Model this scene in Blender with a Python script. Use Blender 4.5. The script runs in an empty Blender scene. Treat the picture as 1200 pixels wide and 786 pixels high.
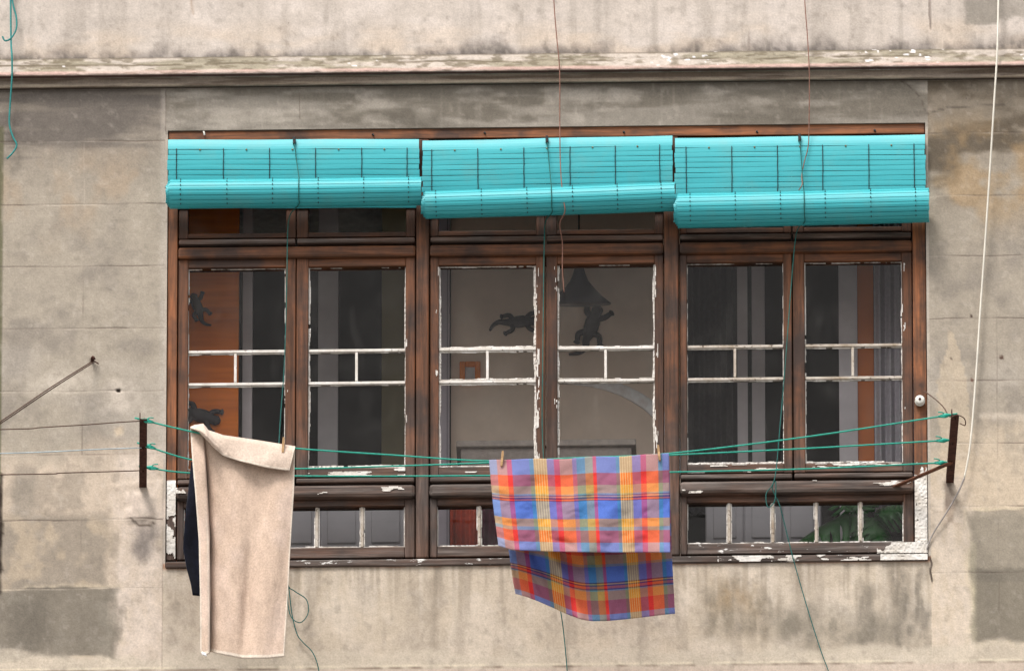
import bpy, bmesh, math, random
import numpy as np
from mathutils import Vector, Matrix, Quaternion

random.seed(7)
RNG = np.random.default_rng(11)
sc = bpy.context.scene
COL = sc.collection
R = math.radians

# ------------------------------------------------------------------ camera
PITCH, YAW, DIST, PPM = R(25.0), R(1.42), 110.0, 270.0
ST, CT = math.sin(PITCH), math.cos(PITCH)
cam_d = bpy.data.cameras.new('Camera')
cam = bpy.data.objects.new('Camera', cam_d)
COL.objects.link(cam)
sc.camera = cam
CAM = Vector((DIST*math.sin(YAW)*CT, -DIST*math.cos(YAW)*CT, -DIST*ST))
cam.location = CAM
fwd = (-CAM).normalized()
right = fwd.cross(Vector((0, 0, 1))).normalized()
up = right.cross(fwd)
cam.rotation_euler = Matrix((right, up, -fwd)).transposed().to_euler()
cam_d.sensor_width = 36.0
WID = 1200/PPM
cam_d.lens = 36.0*DIST/WID
cam_d.clip_start, cam_d.clip_end = 1.0, 4000.0


def P(u, v, d):
    """photo pixel -> the world point of that sight line that lies d metres out from the wall face"""
    r = fwd*DIST + right*((u-600)/PPM) + up*((393-v)/PPM)
    k = (-d-CAM.y)/r.y
    return CAM + r*k


def SX(s):
    return (s-600)/PPM


def SZ(t, d=0.0):
    return (-(t-393)/PPM - ST*d)/CT


# ------------------------------------------------------------------ noise on arrays
TAB = RNG.random((256, 256))


def vn(x, y, seed=0):
    x = np.asarray(x, float)+seed*37.31
    y = np.asarray(y, float)+seed*91.77
    xi, yi = np.floor(x).astype(int), np.floor(y).astype(int)
    fx, fy = x-xi, y-yi
    fx, fy = fx*fx*(3-2*fx), fy*fy*(3-2*fy)
    a, b = TAB[xi & 255, yi & 255], TAB[(xi+1) & 255, yi & 255]
    c, d = TAB[xi & 255, (yi+1) & 255], TAB[(xi+1) & 255, (yi+1) & 255]
    return (a*(1-fx)+b*fx)*(1-fy)+(c*(1-fx)+d*fx)*fy


def fbm(x, y, seed=0, o=4):
    s, a, n = 0, .5, 0
    for i in range(o):
        s = s+a*vn(x*2**i, y*2**i, seed+i*5)
        n += a
        a *= .55
    return s/n


def ss(a, b, x):
    t = np.clip((np.asarray(x, float)-a)/(b-a), 0, 1)
    return t*t*(3-2*t)


def lin(c):
    c = np.asarray(c, float)/255
    return np.where(c <= .04045, c/12.92, ((c+.055)/1.055)**2.4)


# ------------------------------------------------------------------ material helpers
def new_mat(name):
    m = bpy.data.materials.new(name)
    m.use_nodes = True
    nt = m.node_tree
    nt.nodes.clear()
    out = nt.nodes.new('ShaderNodeOutputMaterial')
    return m, nt, out


def N(nt, typ, **kw):
    n = nt.nodes.new(typ)
    for k, v in kw.items():
        if k.startswith('i_'):
            n.inputs[k[2:].replace('_', ' ')].default_value = v
        elif k[0] == 'n' and k[1:].isdigit():
            n.inputs[int(k[1:])].default_value = v
        else:
            setattr(n, k, v)
    return n


def L(nt, a, b):
    nt.links.new(a, b)


def rgb(nt, a, b, fac, mode='MIX'):
    n = nt.nodes.new('ShaderNodeMix')
    n.data_type = 'RGBA'
    n.blend_type = mode
    n.clamp_factor = True
    for sock, val in ((n.inputs[6], a), (n.inputs[7], b), (n.inputs[0], fac)):
        if hasattr(val, 'links'):
            L(nt, val, sock)
        elif isinstance(val, (int, float)):
            sock.default_value = val
        else:
            sock.default_value = (*val[:3], 1)
    return n.outputs[2]


def ramp(nt, src, stops, interp='LINEAR'):
    n = nt.nodes.new('ShaderNodeValToRGB')
    n.color_ramp.interpolation = interp
    el = n.color_ramp.elements
    while len(el) < len(stops):
        el.new(.5)
    for e, (p, c) in zip(el, stops):
        e.position = p
        e.color = (*c[:3], 1) if hasattr(c, '__len__') else (c, c, c, 1)
    L(nt, src, n.inputs[0])
    return n.outputs[0]


def noise(nt, vec, scale, detail=4, rough=.55, dist=0.0):
    n = N(nt, 'ShaderNodeTexNoise')
    n.inputs['Scale'].default_value = scale
    n.inputs['Detail'].default_value = detail
    n.inputs['Roughness'].default_value = rough
    n.inputs['Distortion'].default_value = dist
    if vec is not None:
        L(nt, vec, n.inputs['Vector'])
    return n.outputs['Fac']


def coords(nt, scale=(1, 1, 1), kind='Object'):
    t = N(nt, 'ShaderNodeTexCoord')
    m = N(nt, 'ShaderNodeMapping')
    m.inputs['Scale'].default_value = scale
    L(nt, t.outputs[kind], m.inputs['Vector'])
    return m.outputs['Vector']


def bsdf(nt, out, col, rough=.7, spec=.3, bump=None, bstr=.3, bdist=.003, metal=0.0, sheen=0.0):
    b = N(nt, 'ShaderNodeBsdfPrincipled')
    if hasattr(col, 'links'):
        L(nt, col, b.inputs['Base Color'])
    else:
        b.inputs['Base Color'].default_value = (*col[:3], 1)
    if hasattr(rough, 'links'):
        L(nt, rough, b.inputs['Roughness'])
    else:
        b.inputs['Roughness'].default_value = rough
    b.inputs['Specular IOR Level'].default_value = spec
    b.inputs['Metallic'].default_value = metal
    if sheen:
        b.inputs['Sheen Weight'].default_value = sheen
    if bump is not None:
        bn = N(nt, 'ShaderNodeBump')
        bn.inputs['Strength'].default_value = bstr
        bn.inputs['Distance'].default_value = bdist
        L(nt, bump, bn.inputs['Height'])
        L(nt, bn.outputs[0], b.inputs['Normal'])
    L(nt, b.outputs[0], out.inputs['Surface'])
    return b


def plain(name, c, rough=.6, spec=.3, scale=30, vary=.25, bstr=.2, metal=0.0, sheen=0.0, stretch=(1, 1, 1)):
    """one base colour broken up by noise"""
    m, nt, out = new_mat(name)
    v = coords(nt, stretch)
    f = noise(nt, v, scale, 5, .6)
    c = np.asarray(c, float)
    col = ramp(nt, f, [(.25, c*(1-vary)), (.75, np.minimum(c*(1+vary), .95))])
    bsdf(nt, out, col, rough, spec, f, bstr, .002, metal, sheen)
    return m


def mat_plaster():
    m, nt, out = new_mat('weathered_plaster')
    at = N(nt, 'ShaderNodeAttribute', attribute_name='Col')
    v = coords(nt)
    a = noise(nt, v, 9, 6, .65)
    b = noise(nt, v, 38, 6, .72)
    c = noise(nt, v, 120, 3, .7)
    k = ramp(nt, a, [(.3, .88), (.7, 1.08)])
    k2 = ramp(nt, b, [(.3, .88), (.7, 1.09)])
    k3 = ramp(nt, c, [(.3, .86), (.7, 1.11)])
    col = rgb(nt, at.outputs['Color'], k, 1.0, 'MULTIPLY')
    col = rgb(nt, col, k2, 1.0, 'MULTIPLY')
    col = rgb(nt, col, k3, 1.0, 'MULTIPLY')
    # pits and fly specks
    vo = N(nt, 'ShaderNodeTexVoronoi')
    vo.inputs['Scale'].default_value = 16
    L(nt, v, vo.inputs['Vector'])
    pit = ramp(nt, vo.outputs['Distance'], [(.0, 1.0), (.035, 1.0), (.05, 0.0)])
    sel = ramp(nt, noise(nt, v, 5, 2), [(.62, 0.0), (.66, 1.0)])
    pm = rgb(nt, pit, sel, 1.0, 'MULTIPLY')
    col = rgb(nt, col, (.10, .085, .07), pm)
    bsdf(nt, out, col, .93, .15, rgb(nt, b, c, .5), .45, .004)
    return m


def mat_wood(name, axis, dark=.5, grey_from=None, white=0.0, grey=0.0):
    """old varnished timber; grain runs along axis; greys where the weather took the varnish"""
    m, nt, out = new_mat(name)
    lo, hi = 2.2, 38
    v = coords(nt, {'x': (lo, hi, hi), 'z': (hi, hi, lo)}[axis])
    v2 = coords(nt)
    g = noise(nt, v, 1.6, 6, .65, .4)
    big = noise(nt, v2, 4.5, 4, .6)
    d = dark
    col = ramp(nt, g, [(.14, (.034*d*1.4, .016*d*1.4, .009*d*1.3)), (.42, (.082*d*1.4, .031*d*1.4, .0125*d*1.3)), (.64, (.170*d*1.4, .056*d*1.4, .018*d*1.3)), (.88, (.22*d*1.4, .092*d*1.4, .036*d*1.3))])
    col = rgb(nt, col, (.020, .012, .009), ramp(nt, big, [(.44, 0.0), (.62, .78)]))
    if grey_from is not None or grey:
        sep = N(nt, 'ShaderNodeSeparateXYZ')
        t = N(nt, 'ShaderNodeTexCoord')
        L(nt, t.outputs['Object'], sep.inputs[0])
        mr = N(nt, 'ShaderNodeMapRange')
        z0, z1 = grey_from if grey_from else (50, 49)
        mr.inputs['From Min'].default_value = z0
        mr.inputs['From Max'].default_value = z1
        mr.inputs['To Min'].default_value = grey
        mr.inputs['To Max'].default_value = max(grey, .48)
        L(nt, sep.outputs['Z'], mr.inputs['Value'])
        gcol = ramp(nt, g, [(.25, (.014, .011, .011)), (.5, (.082, .064, .054)), (.75, (.20, .170, .152))])
        f = rgb(nt, mr.outputs[0], ramp(nt, noise(nt, v, .9, 4, .7), [(.3, .25), (.62, 1.0)]), 1.0, 'MULTIPLY')
        col = rgb(nt, col, gcol, f)
    if white:
        w = noise(nt, coords(nt, {'x': (.35, 1, 1), 'z': (1, 1, .35)}[axis]), 34, 6, .7)
        col = rgb(nt, col, (.72, .70, .66), ramp(nt, w, [(.66-white*.3, 0.0), (.69-white*.3, 1.0)]))
    rg = ramp(nt, g, [(.3, .75), (.7, .5)])
    bsdf(nt, out, col, rg, .3, g, .5, .003)
    return m


def mat_paint(name='peeling_white_paint', thr=.27, c0=(.50, .45, .39), c1=(.72, .69, .65)):
    m, nt, out = new_mat(name)
    v = coords(nt)
    a = noise(nt, v, 60, 5, .65)
    b = noise(nt, v, 14, 4, .6)
    col = ramp(nt, b, [(.3, c0), (.7, c1)])
    col = rgb(nt, (.10, .07, .05), col, ramp(nt, a, [(thr-.03, 0.0), (thr+.02, 1.0)]))
    bsdf(nt, out, col, .7, .25, a, .5, .003)
    return m


def mat_glass():
    m, nt, out = new_mat('old_window_glass')
    v = coords(nt)
    w = noise(nt, v, 7, 3, .5)
    tr = N(nt, 'ShaderNodeBsdfTransparent')
    tr.inputs[0].default_value = (.93, .93, .92, 1)
    gl = N(nt, 'ShaderNodeBsdfGlossy')
    gl.inputs['Roughness'].default_value = .03
    gl.inputs['Color'].default_value = (1, .95, .90, 1)
    bn = N(nt, 'ShaderNodeBump')
    bn.inputs['Strength'].default_value = .12
    bn.inputs['Distance'].default_value = .02
    L(nt, w, bn.inputs['Height'])
    L(nt, bn.outputs[0], gl.inputs['Normal'])
    fr = N(nt, 'ShaderNodeFresnel')
    fr.inputs['IOR'].default_value = 1.26
    mx = N(nt, 'ShaderNodeMixShader')
    L(nt, fr.outputs[0], mx.inputs[0])
    L(nt, tr.outputs[0], mx.inputs[1])
    L(nt, gl.outputs[0], mx.inputs[2])
    df = N(nt, 'ShaderNodeBsdfDiffuse')
    df.inputs[0].default_value = (.42, .40, .37, 1)
    dirt = ramp(nt, noise(nt, coords(nt, (1, 1, .55)), 9, 7, .72, .6), [(.46, .004), (.60, .022), (.80, .07)])
    mx2 = N(nt, 'ShaderNodeMixShader')
    L(nt, dirt, mx2.inputs[0])
    L(nt, mx.outputs[0], mx2.inputs[1])
    L(nt, df.outputs[0], mx2.inputs[2])
    L(nt, mx2.outputs[0], out.inputs['Surface'])
    return m


def mat_blind():
    m, nt, out = new_mat('turquoise_slat_plastic')
    v = coords(nt, (1.2, 20, 20))
    f = noise(nt, v, 3, 5, .6)
    f2 = noise(nt, coords(nt), 8, 4, .6)
    col = ramp(nt, f, [(.25, (.030, .335, .375)), (.75, (.050, .42, .46))])
    col = rgb(nt, col, (.10, .33, .33), ramp(nt, f2, [(.50, 0.0), (.8, .55)]))
    bsdf(nt, out, col, .42, .4, f, .15, .002)
    return m


def mat_terry():
    m, nt, out = new_mat('beige_terry_cotton')
    at = N(nt, 'ShaderNodeAttribute', attribute_name='Col')
    v = coords(nt)
    f = noise(nt, v, 130, 3, .65)
    f2 = noise(nt, coords(nt, (1, 1, .5)), 22, 4, .6)
    col = rgb(nt, at.outputs['Color'], ramp(nt, f, [(.3, .82), (.7, 1.12)]), 1.0, 'MULTIPLY')
    col = rgb(nt, col, ramp(nt, f2, [(.35, .90), (.65, 1.06)]), 1.0, 'MULTIPLY')
    bsdf(nt, out, col, .95, .1, f, .45, .004, 0, .2)
    return m


def mat_plaid():
    m, nt, out = new_mat('madras_plaid_cotton')
    uv = N(nt, 'ShaderNodeUVMap', uv_map='UVMap')
    sep = N(nt, 'ShaderNodeSeparateXYZ')
    L(nt, uv.outputs[0], sep.inputs[0])
    def lin(c):
        return np.asarray(c, float)/255
    blue, teal, yel = lin((100, 132, 220)), lin((70, 155, 190)), lin((246, 192, 84))
    vio, red, mau = lin((150, 124, 188)), lin((238, 66, 92)), lin((234, 154, 116))
    oli, lav, wred = lin((162, 172, 126)), lin((172, 164, 200)), lin((240, 82, 50))
    gry, ora, pur, pale = lin((170, 165, 150)), lin((246, 166, 74)), lin((80, 40, 80)), lin((165, 185, 215))
    warp = [(pale, 25), (mau, 35), (red, 17), (blue, 63), (teal, 15), (yel, 45), (vio, 25), (red, 20), (mau, 43),
            (vio, 17), (teal, 28), (oli, 27), (red, 13), (blue, 69), (teal, 13), (yel, 43), (vio, 30), (red, 20),
            (mau, 42), (teal, 15), (blue, 25)]
    tot = sum(w for _, w in warp)
    acc, st = 0, []
    ranges = []
    for c, w in warp:
        st.append((acc/tot, c))
        if c is yel:
            ranges.append((acc/tot, (acc+w)/tot))
        acc += w
    wc = ramp(nt, sep.outputs[0], st, 'CONSTANT')
    weft = [(lav, 55), (wred, 43), (ora, 27), (gry, 5), (pur, 4), (mau, 5), (pur, 4), (wred, 5), (pur, 4), (blue, 62),
            (ora, 28), (gry, 12), (wred, 43), (lav, 34),
            # the flap that hangs behind, from its hem upwards
            (lav, 17), (wred, 42), (ora, 27), (gry, 6), (pur, 4), (wred, 5), (pur, 4), (ora, 5), (pur, 4), (blue, 46), (gry, 10), (ora, 25), (wred, 42), (lav, 40), (wred, 43), (ora, 27), (blue, 90), (wred, 60)]
    half = sum(w for _, w in weft[:14])
    rest = sum(w for _, w in weft[14:])
    acc, st = 0, []
    for i, (c, w) in enumerate(weft):
        pos = acc/half*.5 if i < 14 else .5+(acc-half)/rest*.5
        st.append((min(pos, .999), c))
        acc += w
    fc = ramp(nt, sep.outputs[1], st, 'CONSTANT')
    col = rgb(nt, wc, fc, .5)
    # pale threads in the yellow stripes
    for a, b in ranges:
        inr = N(nt, 'ShaderNodeMath', operation='COMPARE')
        L(nt, sep.outputs[0], inr.inputs[0])
        inr.inputs[1].default_value = (a+b)/2
        inr.inputs[2].default_value = (b-a)/2
        fr = N(nt, 'ShaderNodeMath', operation='MULTIPLY')
        L(nt, sep.outputs[0], fr.inputs[0])
        fr.inputs[1].default_value = 5.0/(b-a)
        fx = N(nt, 'ShaderNodeMath', operation='FRACT')
        L(nt, fr.outputs[0], fx.inputs[0])
        lt = N(nt, 'ShaderNodeMath', operation='LESS_THAN')
        L(nt, fx.outputs[0], lt.inputs[0])
        lt.inputs[1].default_value = .34
        mu = N(nt, 'ShaderNodeMath', operation='MULTIPLY')
        L(nt, lt.outputs[0], mu.inputs[0])
        L(nt, inr.outputs[0], mu.inputs[1])
        mu2 = N(nt, 'ShaderNodeMath', operation='MULTIPLY')
        L(nt, mu.outputs[0], mu2.inputs[0])
        mu2.inputs[1].default_value = .5
        col = rgb(nt, col, (.95, .90, .74), mu2.outputs[0])
    gm = N(nt, 'ShaderNodeGamma')
    gm.inputs[1].default_value = 2.2
    L(nt, col, gm.inputs[0])
    col = rgb(nt, gm.outputs[0], (.86, .84, .82), 1.0, 'MULTIPLY')
    th = noise(nt, coords(nt, (1, 1, 1)), 260, 2, .6)
    col = rgb(nt, col, ramp(nt, th, [(.25, .86), (.75, 1.1)]), 1.0, 'MULTIPLY')
    b = bsdf(nt, out, col, .9, .1, th, .25, .002)
    tl = N(nt, 'ShaderNodeBsdfTranslucent')
    L(nt, col, tl.inputs[0])
    mx = N(nt, 'ShaderNodeMixShader')
    mx.inputs[0].default_value = .33
    L(nt, b.outputs[0], mx.inputs[1])
    L(nt, tl.outputs[0], mx.inputs[2])
    L(nt, mx.outputs[0], out.inputs['Surface'])
    return m


M = {}
M['plaster'] = mat_plaster()
zb = (SZ(470), SZ(560))
M['wood_v'] = mat_wood('brown_timber_upright', 'z', .60, zb)
M['wood_v_dark'] = mat_wood('dark_timber_upright', 'z', .36, zb)
M['wood_v_warm'] = mat_wood('orange_timber_upright', 'z', 1.15, (SZ(545), SZ(575)))
M['wood_h'] = mat_wood('brown_timber_rail', 'x', .60, zb)
M['wood_h_dark'] = mat_wood('dark_timber_rail', 'x', .42, zb)
M['wood_h_warm'] = mat_wood('orange_timber_rail', 'x', 1.1)
M['wood_grey'] = mat_wood('weathered_grey_timber', 'x', .55, None, 0.0, .9)
M['wood_sill'] = mat_wood('peeling_grey_timber', 'x', .5, None, .14, .95)
M['paint'] = mat_paint()
M['paint_bar'] = mat_paint('flaking_bar_paint', .36)
M['paint_bar_worn'] = mat_paint('worn_bar_paint', .40, (.26, .20, .14), (.55, .50, .44))
M['glass'] = mat_glass()
M['blind'] = mat_blind()
M['terry'] = mat_terry()
M['plaid'] = mat_plaid()
M['dark_cord'] = plain('dark_ladder_cord', (.02, .035, .04), .8)
M['teal_cord'] = plain('dark_green_cord', (.014, .105, .092), .7, vary=.4, scale=60)
M['green_line'] = plain('green_plastic_line', (.015, .30, .22), .45, scale=80)
M['rope'] = plain('teal_rope', (.03, .20, .19), .8, scale=200, vary=.4)
M['iron'] = plain('rusty_iron', (.055, .022, .016), .85, .2, 60, .7, .6)
M['iron_brown'] = plain('rusted_brown_iron', (.12, .05, .03), .85, .2, 70, .6, .6)
M['wire'] = plain('rusted_wire', (.10, .06, .045), .8, .2, 120, .5)
M['brown_wire'] = plain('brown_flex', (.22, .11, .08), .7, .2, 60, .4)
M['pale_line'] = plain('pale_blue_cord', (.42, .50, .53), .8, .2)
M['white_cable'] = plain('white_cable_sheath', (.62, .58, .50), .6, .3, 14, .12)
M['navy'] = plain('navy_cotton', (.006, .007, .014), .95, .1, 40, .5, .4, 0, .1)
M['peg_wood'] = plain('peg_wood', (.42, .26, .13), .7, .2, 40, .3)
M['porcelain'] = plain('glazed_porcelain', (.70, .68, .62), .25, .5, 20, .08)
M['black'] = plain('black_hook', (.015, .014, .014), .6)
M['street'] = plain('street_asphalt', (.22, .21, .20), .9, .2, .4, .3)


# ------------------------------------------------------------------ object helpers
def obj(name, me, mat=None, parent=None):
    o = bpy.data.objects.new(name, me)
    COL.objects.link(o)
    if mat is not None:
        me.materials.append(M[mat] if isinstance(mat, str) else mat)
    if parent is not None:
        o.parent = parent
    return o


def tag(o, label=None, cat=None, group=None, kind=None):
    if cat and not kind:
        kind = 'thing'
    for k, v in (('label', label), ('category', cat), ('group', group), ('kind', kind)):
        if v:
            o[k] = v
    return o


def empty(name, loc, label, cat, group=None):
    """thing root; parts keep world coordinates, so the root sits at the origin of the parts with an offset inverse"""
    o = bpy.data.objects.new(name, None)
    COL.objects.link(o)
    o.empty_display_size = .05
    return tag(o, label, cat, group)


def mesh(name, vs, fs, smooth=False):
    me = bpy.data.meshes.new(name)
    me.from_pydata([tuple(v) for v in vs], [], fs)
    me.update()
    if smooth:
        me.polygons.foreach_set('use_smooth', [True]*len(me.polygons))
    return me


class MB:
    """collects boxes, beams, tubes and lathes into one mesh"""

    def __init__(self):
        self.v, self.f, self.sm = [], [], []

    def add(self, vs, fs, smooth=False):
        o = len(self.v)
        self.v += [tuple(p) for p in vs]
        self.f += [tuple(i+o for i in f) for f in fs]
        self.sm += [smooth]*len(fs)

    def box(self, x0, x1, y0, y1, z0, z1, bev=.003):
        bm = bmesh.new()
        bmesh.ops.create_cube(bm, size=1)
        for v in bm.verts:
            v.co = Vector(((x0+x1)/2+v.co.x*(x1-x0), (y0+y1)/2+v.co.y*(y1-y0), (z0+z1)/2+v.co.z*(z1-z0)))
        b = min(bev, .4*min(abs(x1-x0), abs(y1-y0), abs(z1-z0)))
        if b > 0:
            bmesh.ops.bevel(bm, geom=bm.edges[:], offset=b, segments=2, affect='EDGES', profile=.5)
        bm.verts.index_update()
        self.add([v.co for v in bm.verts], [[v.index for v in f.verts] for f in bm.faces])
        bm.free()

    def sbox(self, s0, s1, t0, t1, d0, d1, bev=.003):
        """box from straight photo units: s across, t down, d0 front face, d1 back face (metres out of the wall)"""
        self.box(SX(s0), SX(s1), -d0, -d1, SZ(t1, d0), SZ(t0, d0), bev)

    def beam(self, p0, p1, w, h, upv=Vector((0, 0, 1))):
        p0, p1 = Vector(p0), Vector(p1)
        t = (p1-p0).normalized()
        s = t.cross(upv).normalized()
        n = s.cross(t)
        vs = []
        for p in (p0, p1):
            for a, b in ((-1, -1), (1, -1), (1, 1), (-1, 1)):
                vs.append(p+s*a*w/2+n*b*h/2)
        self.add(vs, [(0, 1, 2, 3), (7, 6, 5, 4), (0, 4, 5, 1), (1, 5, 6, 2), (2, 6, 7, 3), (3, 7, 4, 0)])

    def tube(self, pts, r, n=6, sub=6, smooth=True, flat=None):
        pts = [Vector(p) for p in pts]
        rad = list(r) if hasattr(r, '__len__') else [r]*len(pts)
        if sub > 1 and len(pts) > 2:
            q, rr = [], []
            for i in range(len(pts)-1):
                a, b, c, d = pts[max(i-1, 0)], pts[i], pts[i+1], pts[min(i+2, len(pts)-1)]
                for k in range(sub):
                    t = k/sub
                    q.append(.5*((2*b)+(c-a)*t+(2*a-5*b+4*c-d)*t*t+(3*b-a-3*c+d)*t**3))
                    rr.append(rad[i]*(1-t)+rad[i+1]*t)
            q.append(pts[-1])
            rr.append(rad[-1])
            pts, rad = q, rr
        T = [(pts[min(i+1, len(pts)-1)]-pts[max(i-1, 0)]).normalized() for i in range(len(pts))]
        nrm = T[0].orthogonal().normalized()
        vs, fs = [], []
        for i, p in enumerate(pts):
            nrm = (nrm-T[i]*nrm.dot(T[i]))
            nrm = nrm.normalized() if nrm.length > 1e-6 else T[i].orthogonal().normalized()
            b = T[i].cross(nrm)
            for k in range(n):
                a = 2*math.pi*k/n
                off = (nrm*math.cos(a)+b*math.sin(a))*rad[i]
                if flat:
                    off.y *= flat
                vs.append(p+off)
        for i in range(len(pts)-1):
            for k in range(n):
                fs.append((i*n+k, i*n+(k+1) % n, (i+1)*n+(k+1) % n, (i+1)*n+k))
        fs.append(tuple(reversed(range(n))))
        fs.append(tuple((len(pts)-1)*n+k for k in range(n)))
        self.add(vs, fs, smooth)

    def lathe(self, c, axis, prof, n=20, smooth=True):
        """prof: (distance along axis, radius)"""
        c, axis = Vector(c), Vector(axis).normalized()
        a = axis.orthogonal().normalized()
        b = axis.cross(a)
        vs, fs = [], []
        for h, r in prof:
            for k in range(n):
                t = 2*math.pi*k/n
                vs.append(c+axis*h+(a*math.cos(t)+b*math.sin(t))*max(r, 1e-4))
        for i in range(len(prof)-1):
            for k in range(n):
                fs.append((i*n+k, i*n+(k+1) % n, (i+1)*n+(k+1) % n, (i+1)*n+k))
        fs.append(tuple(reversed(range(n))))
        fs.append(tuple((len(prof)-1)*n+k for k in range(n)))
        self.add(vs, fs, smooth)

    def build(self, name, mat, parent=None, mat2=None, n2=0):
        me = mesh(name, self.v, self.f)
        me.polygons.foreach_set('use_smooth', self.sm)
        bm = bmesh.new()
        bm.from_mesh(me)
        bmesh.ops.recalc_face_normals(bm, faces=bm.faces)
        bm.to_mesh(me)
        bm.free()
        o = obj(name, me, mat, parent)
        if mat2:
            me.materials.append(M[mat2])
            me.polygons.foreach_set('material_index', [int(i >= n2) for i in range(len(me.polygons))])
        return o


def wire_thing(name, pts, r, mat, label, cat, group=None, n=6, sub=6):
    m = MB()
    m.tube(pts, r, n, sub)
    return tag(m.build(name, mat), label, cat, group)


def grid_mesh(name, X, Y, Z, keep=None, smooth=True, col=None, uv=None):
    nr, nc = X.shape
    idx = np.arange(nr*nc).reshape(nr, nc)
    q = np.stack([idx[:-1, :-1], idx[1:, :-1], idx[1:, 1:], idx[:-1, 1:]], -1)
    q = q[keep] if keep is not None else q.reshape(-1, 4)
    me = bpy.data.meshes.new(name)
    me.vertices.add(nr*nc)
    me.vertices.foreach_set('co', np.stack([X, Y, Z], -1).ravel().astype(np.float32))
    nf = len(q)
    me.loops.add(nf*4)
    me.loops.foreach_set('vertex_index', q.ravel().astype(np.int32))
    me.polygons.add(nf)
    me.polygons.foreach_set('loop_start', np.arange(0, nf*4, 4, dtype=np.int32))
    me.polygons.foreach_set('loop_total', np.full(nf, 4, dtype=np.int32))
    me.polygons.foreach_set('use_smooth', np.full(nf, smooth))
    me.update(calc_edges=True)
    if col is not None:
        a = me.color_attributes.new('Col', 'FLOAT_COLOR', 'POINT')
        c4 = np.ones((nr*nc, 4), np.float32)
        c4[:, :3] = col.reshape(-1, 3)
        a.data.foreach_set('color', c4.ravel())
    if uv is not None:
        l = me.uv_layers.new(name='UVMap')
        l.data.foreach_set('uv', uv.reshape(-1, 2)[q.ravel()].astype(np.float32).ravel())
    me.validate()
    return me


# ================================================================== FACADE WALL
ALB = .83*np.array((1.0, .987, 1.06))           # photo brightness of sunless plaster -> base colour
H_L = [165, 239, 312, 385, 458.5, 532, 608.5, 688]       # scored joints, left pier (photo y near x = 95)
H_R = [155, 229, 300, 373, 446, 519, 592, 669]
H_L = [v-5.3 for v in H_L]
H_R = [v+5.6 for v in H_R]
CRN = 100           # foot of the cornice


def joint_mask(s, t, w=.8):
    j = np.zeros_like(s)
    wob = (fbm(s/40, t/40, 3, 2)-.5)*1.6

    def hl(tt, a, b, k=1.0):
        return k*(1-ss(w*.5, w*1.3, np.abs(t+wob-tt)))*(s > a)*(s < b)*(.45+.75*ss(.3, .6, vn(s/25, tt, 8)))

    def vl(x, a, b, k=1.0):
        return k*(1-ss(w*.5, w*1.3, np.abs(s+wob-x)))*(t > a)*(t < b)*(.45+.75*ss(.3, .6, vn(t/25, x, 9)))
    for k, tt in enumerate(H_L):
        j = np.maximum(j, hl(tt, -900, 192, .9 if k not in (5,) else .4))
    for k, tt in enumerate(H_R):
        j = np.maximum(j, hl(tt, 1089, 2100, .75))
    for a, b in ((160, 234, ), (307, 380), (453, 527), (603, 683)):
        j = np.maximum(j, vl(96.5, a, b, .5))
        j = np.maximum(j, vl(-96.5, a, b, .5))
    for x, a, b, k in ((192.5, CRN, 149, .8), (1089.5, CRN, 149, .4), (350, 105, 136, .7), (497, 100, 128, .4), (640, 103, 132, .4), (790, 100, 128, .35), (934, 100, 122, .5), (1168, 305, 780, .45)):
        j = np.maximum(j, vl(x, a, b, k))
    return np.clip(j, 0, 1)


def bx(s, t, s0, s1, t0, t1, soft=6, warp=10, sc_=30, seed=1):
    ws = s+(fbm(s/sc_, t/sc_, seed)-.5)*2*warp
    wt = t+(fbm(s/sc_, t/sc_, seed+40)-.5)*2*warp
    return ss(s0-soft, s0+soft, ws)*(1-ss(s1-soft, s1+soft, ws))*ss(t0-soft, t0+soft, wt)*(1-ss(t1-soft, t1+soft, wt))


def stain(s, t, s0, s1, t0, t1, soft, warp, sc_=30, seed=1):
    """a damp stain: patchy inside, its edge broken up"""
    m = bx(s, t, s0, s1, t0, t1, soft, warp, sc_, seed)
    return m*(.5+.5*ss(.36, .56, fbm(s/9, t/15, seed+90, 4)))*(.75+.25*ss(.4, .6, fbm(s/5, t/60, seed+91, 3)))


def mixc(C, c, m):
    m = np.clip(m, 0, 1)[..., None]
    return C*(1-m)+np.asarray(c, float)*m


def seg_mask(s, t, pts, w):
    """distance mask along a polyline (cracks)"""
    best = np.full(s.shape, 1e9)
    for (x0, y0), (x1, y1) in zip(pts[:-1], pts[1:]):
        dx, dy = x1-x0, y1-y0
        k = np.clip(((s-x0)*dx+(t-y0)*dy)/(dx*dx+dy*dy), 0, 1)
        best = np.minimum(best, np.hypot(s-x0-k*dx, t-y0-k*dy))
    return 1-ss(w*.4, w, best)


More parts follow.
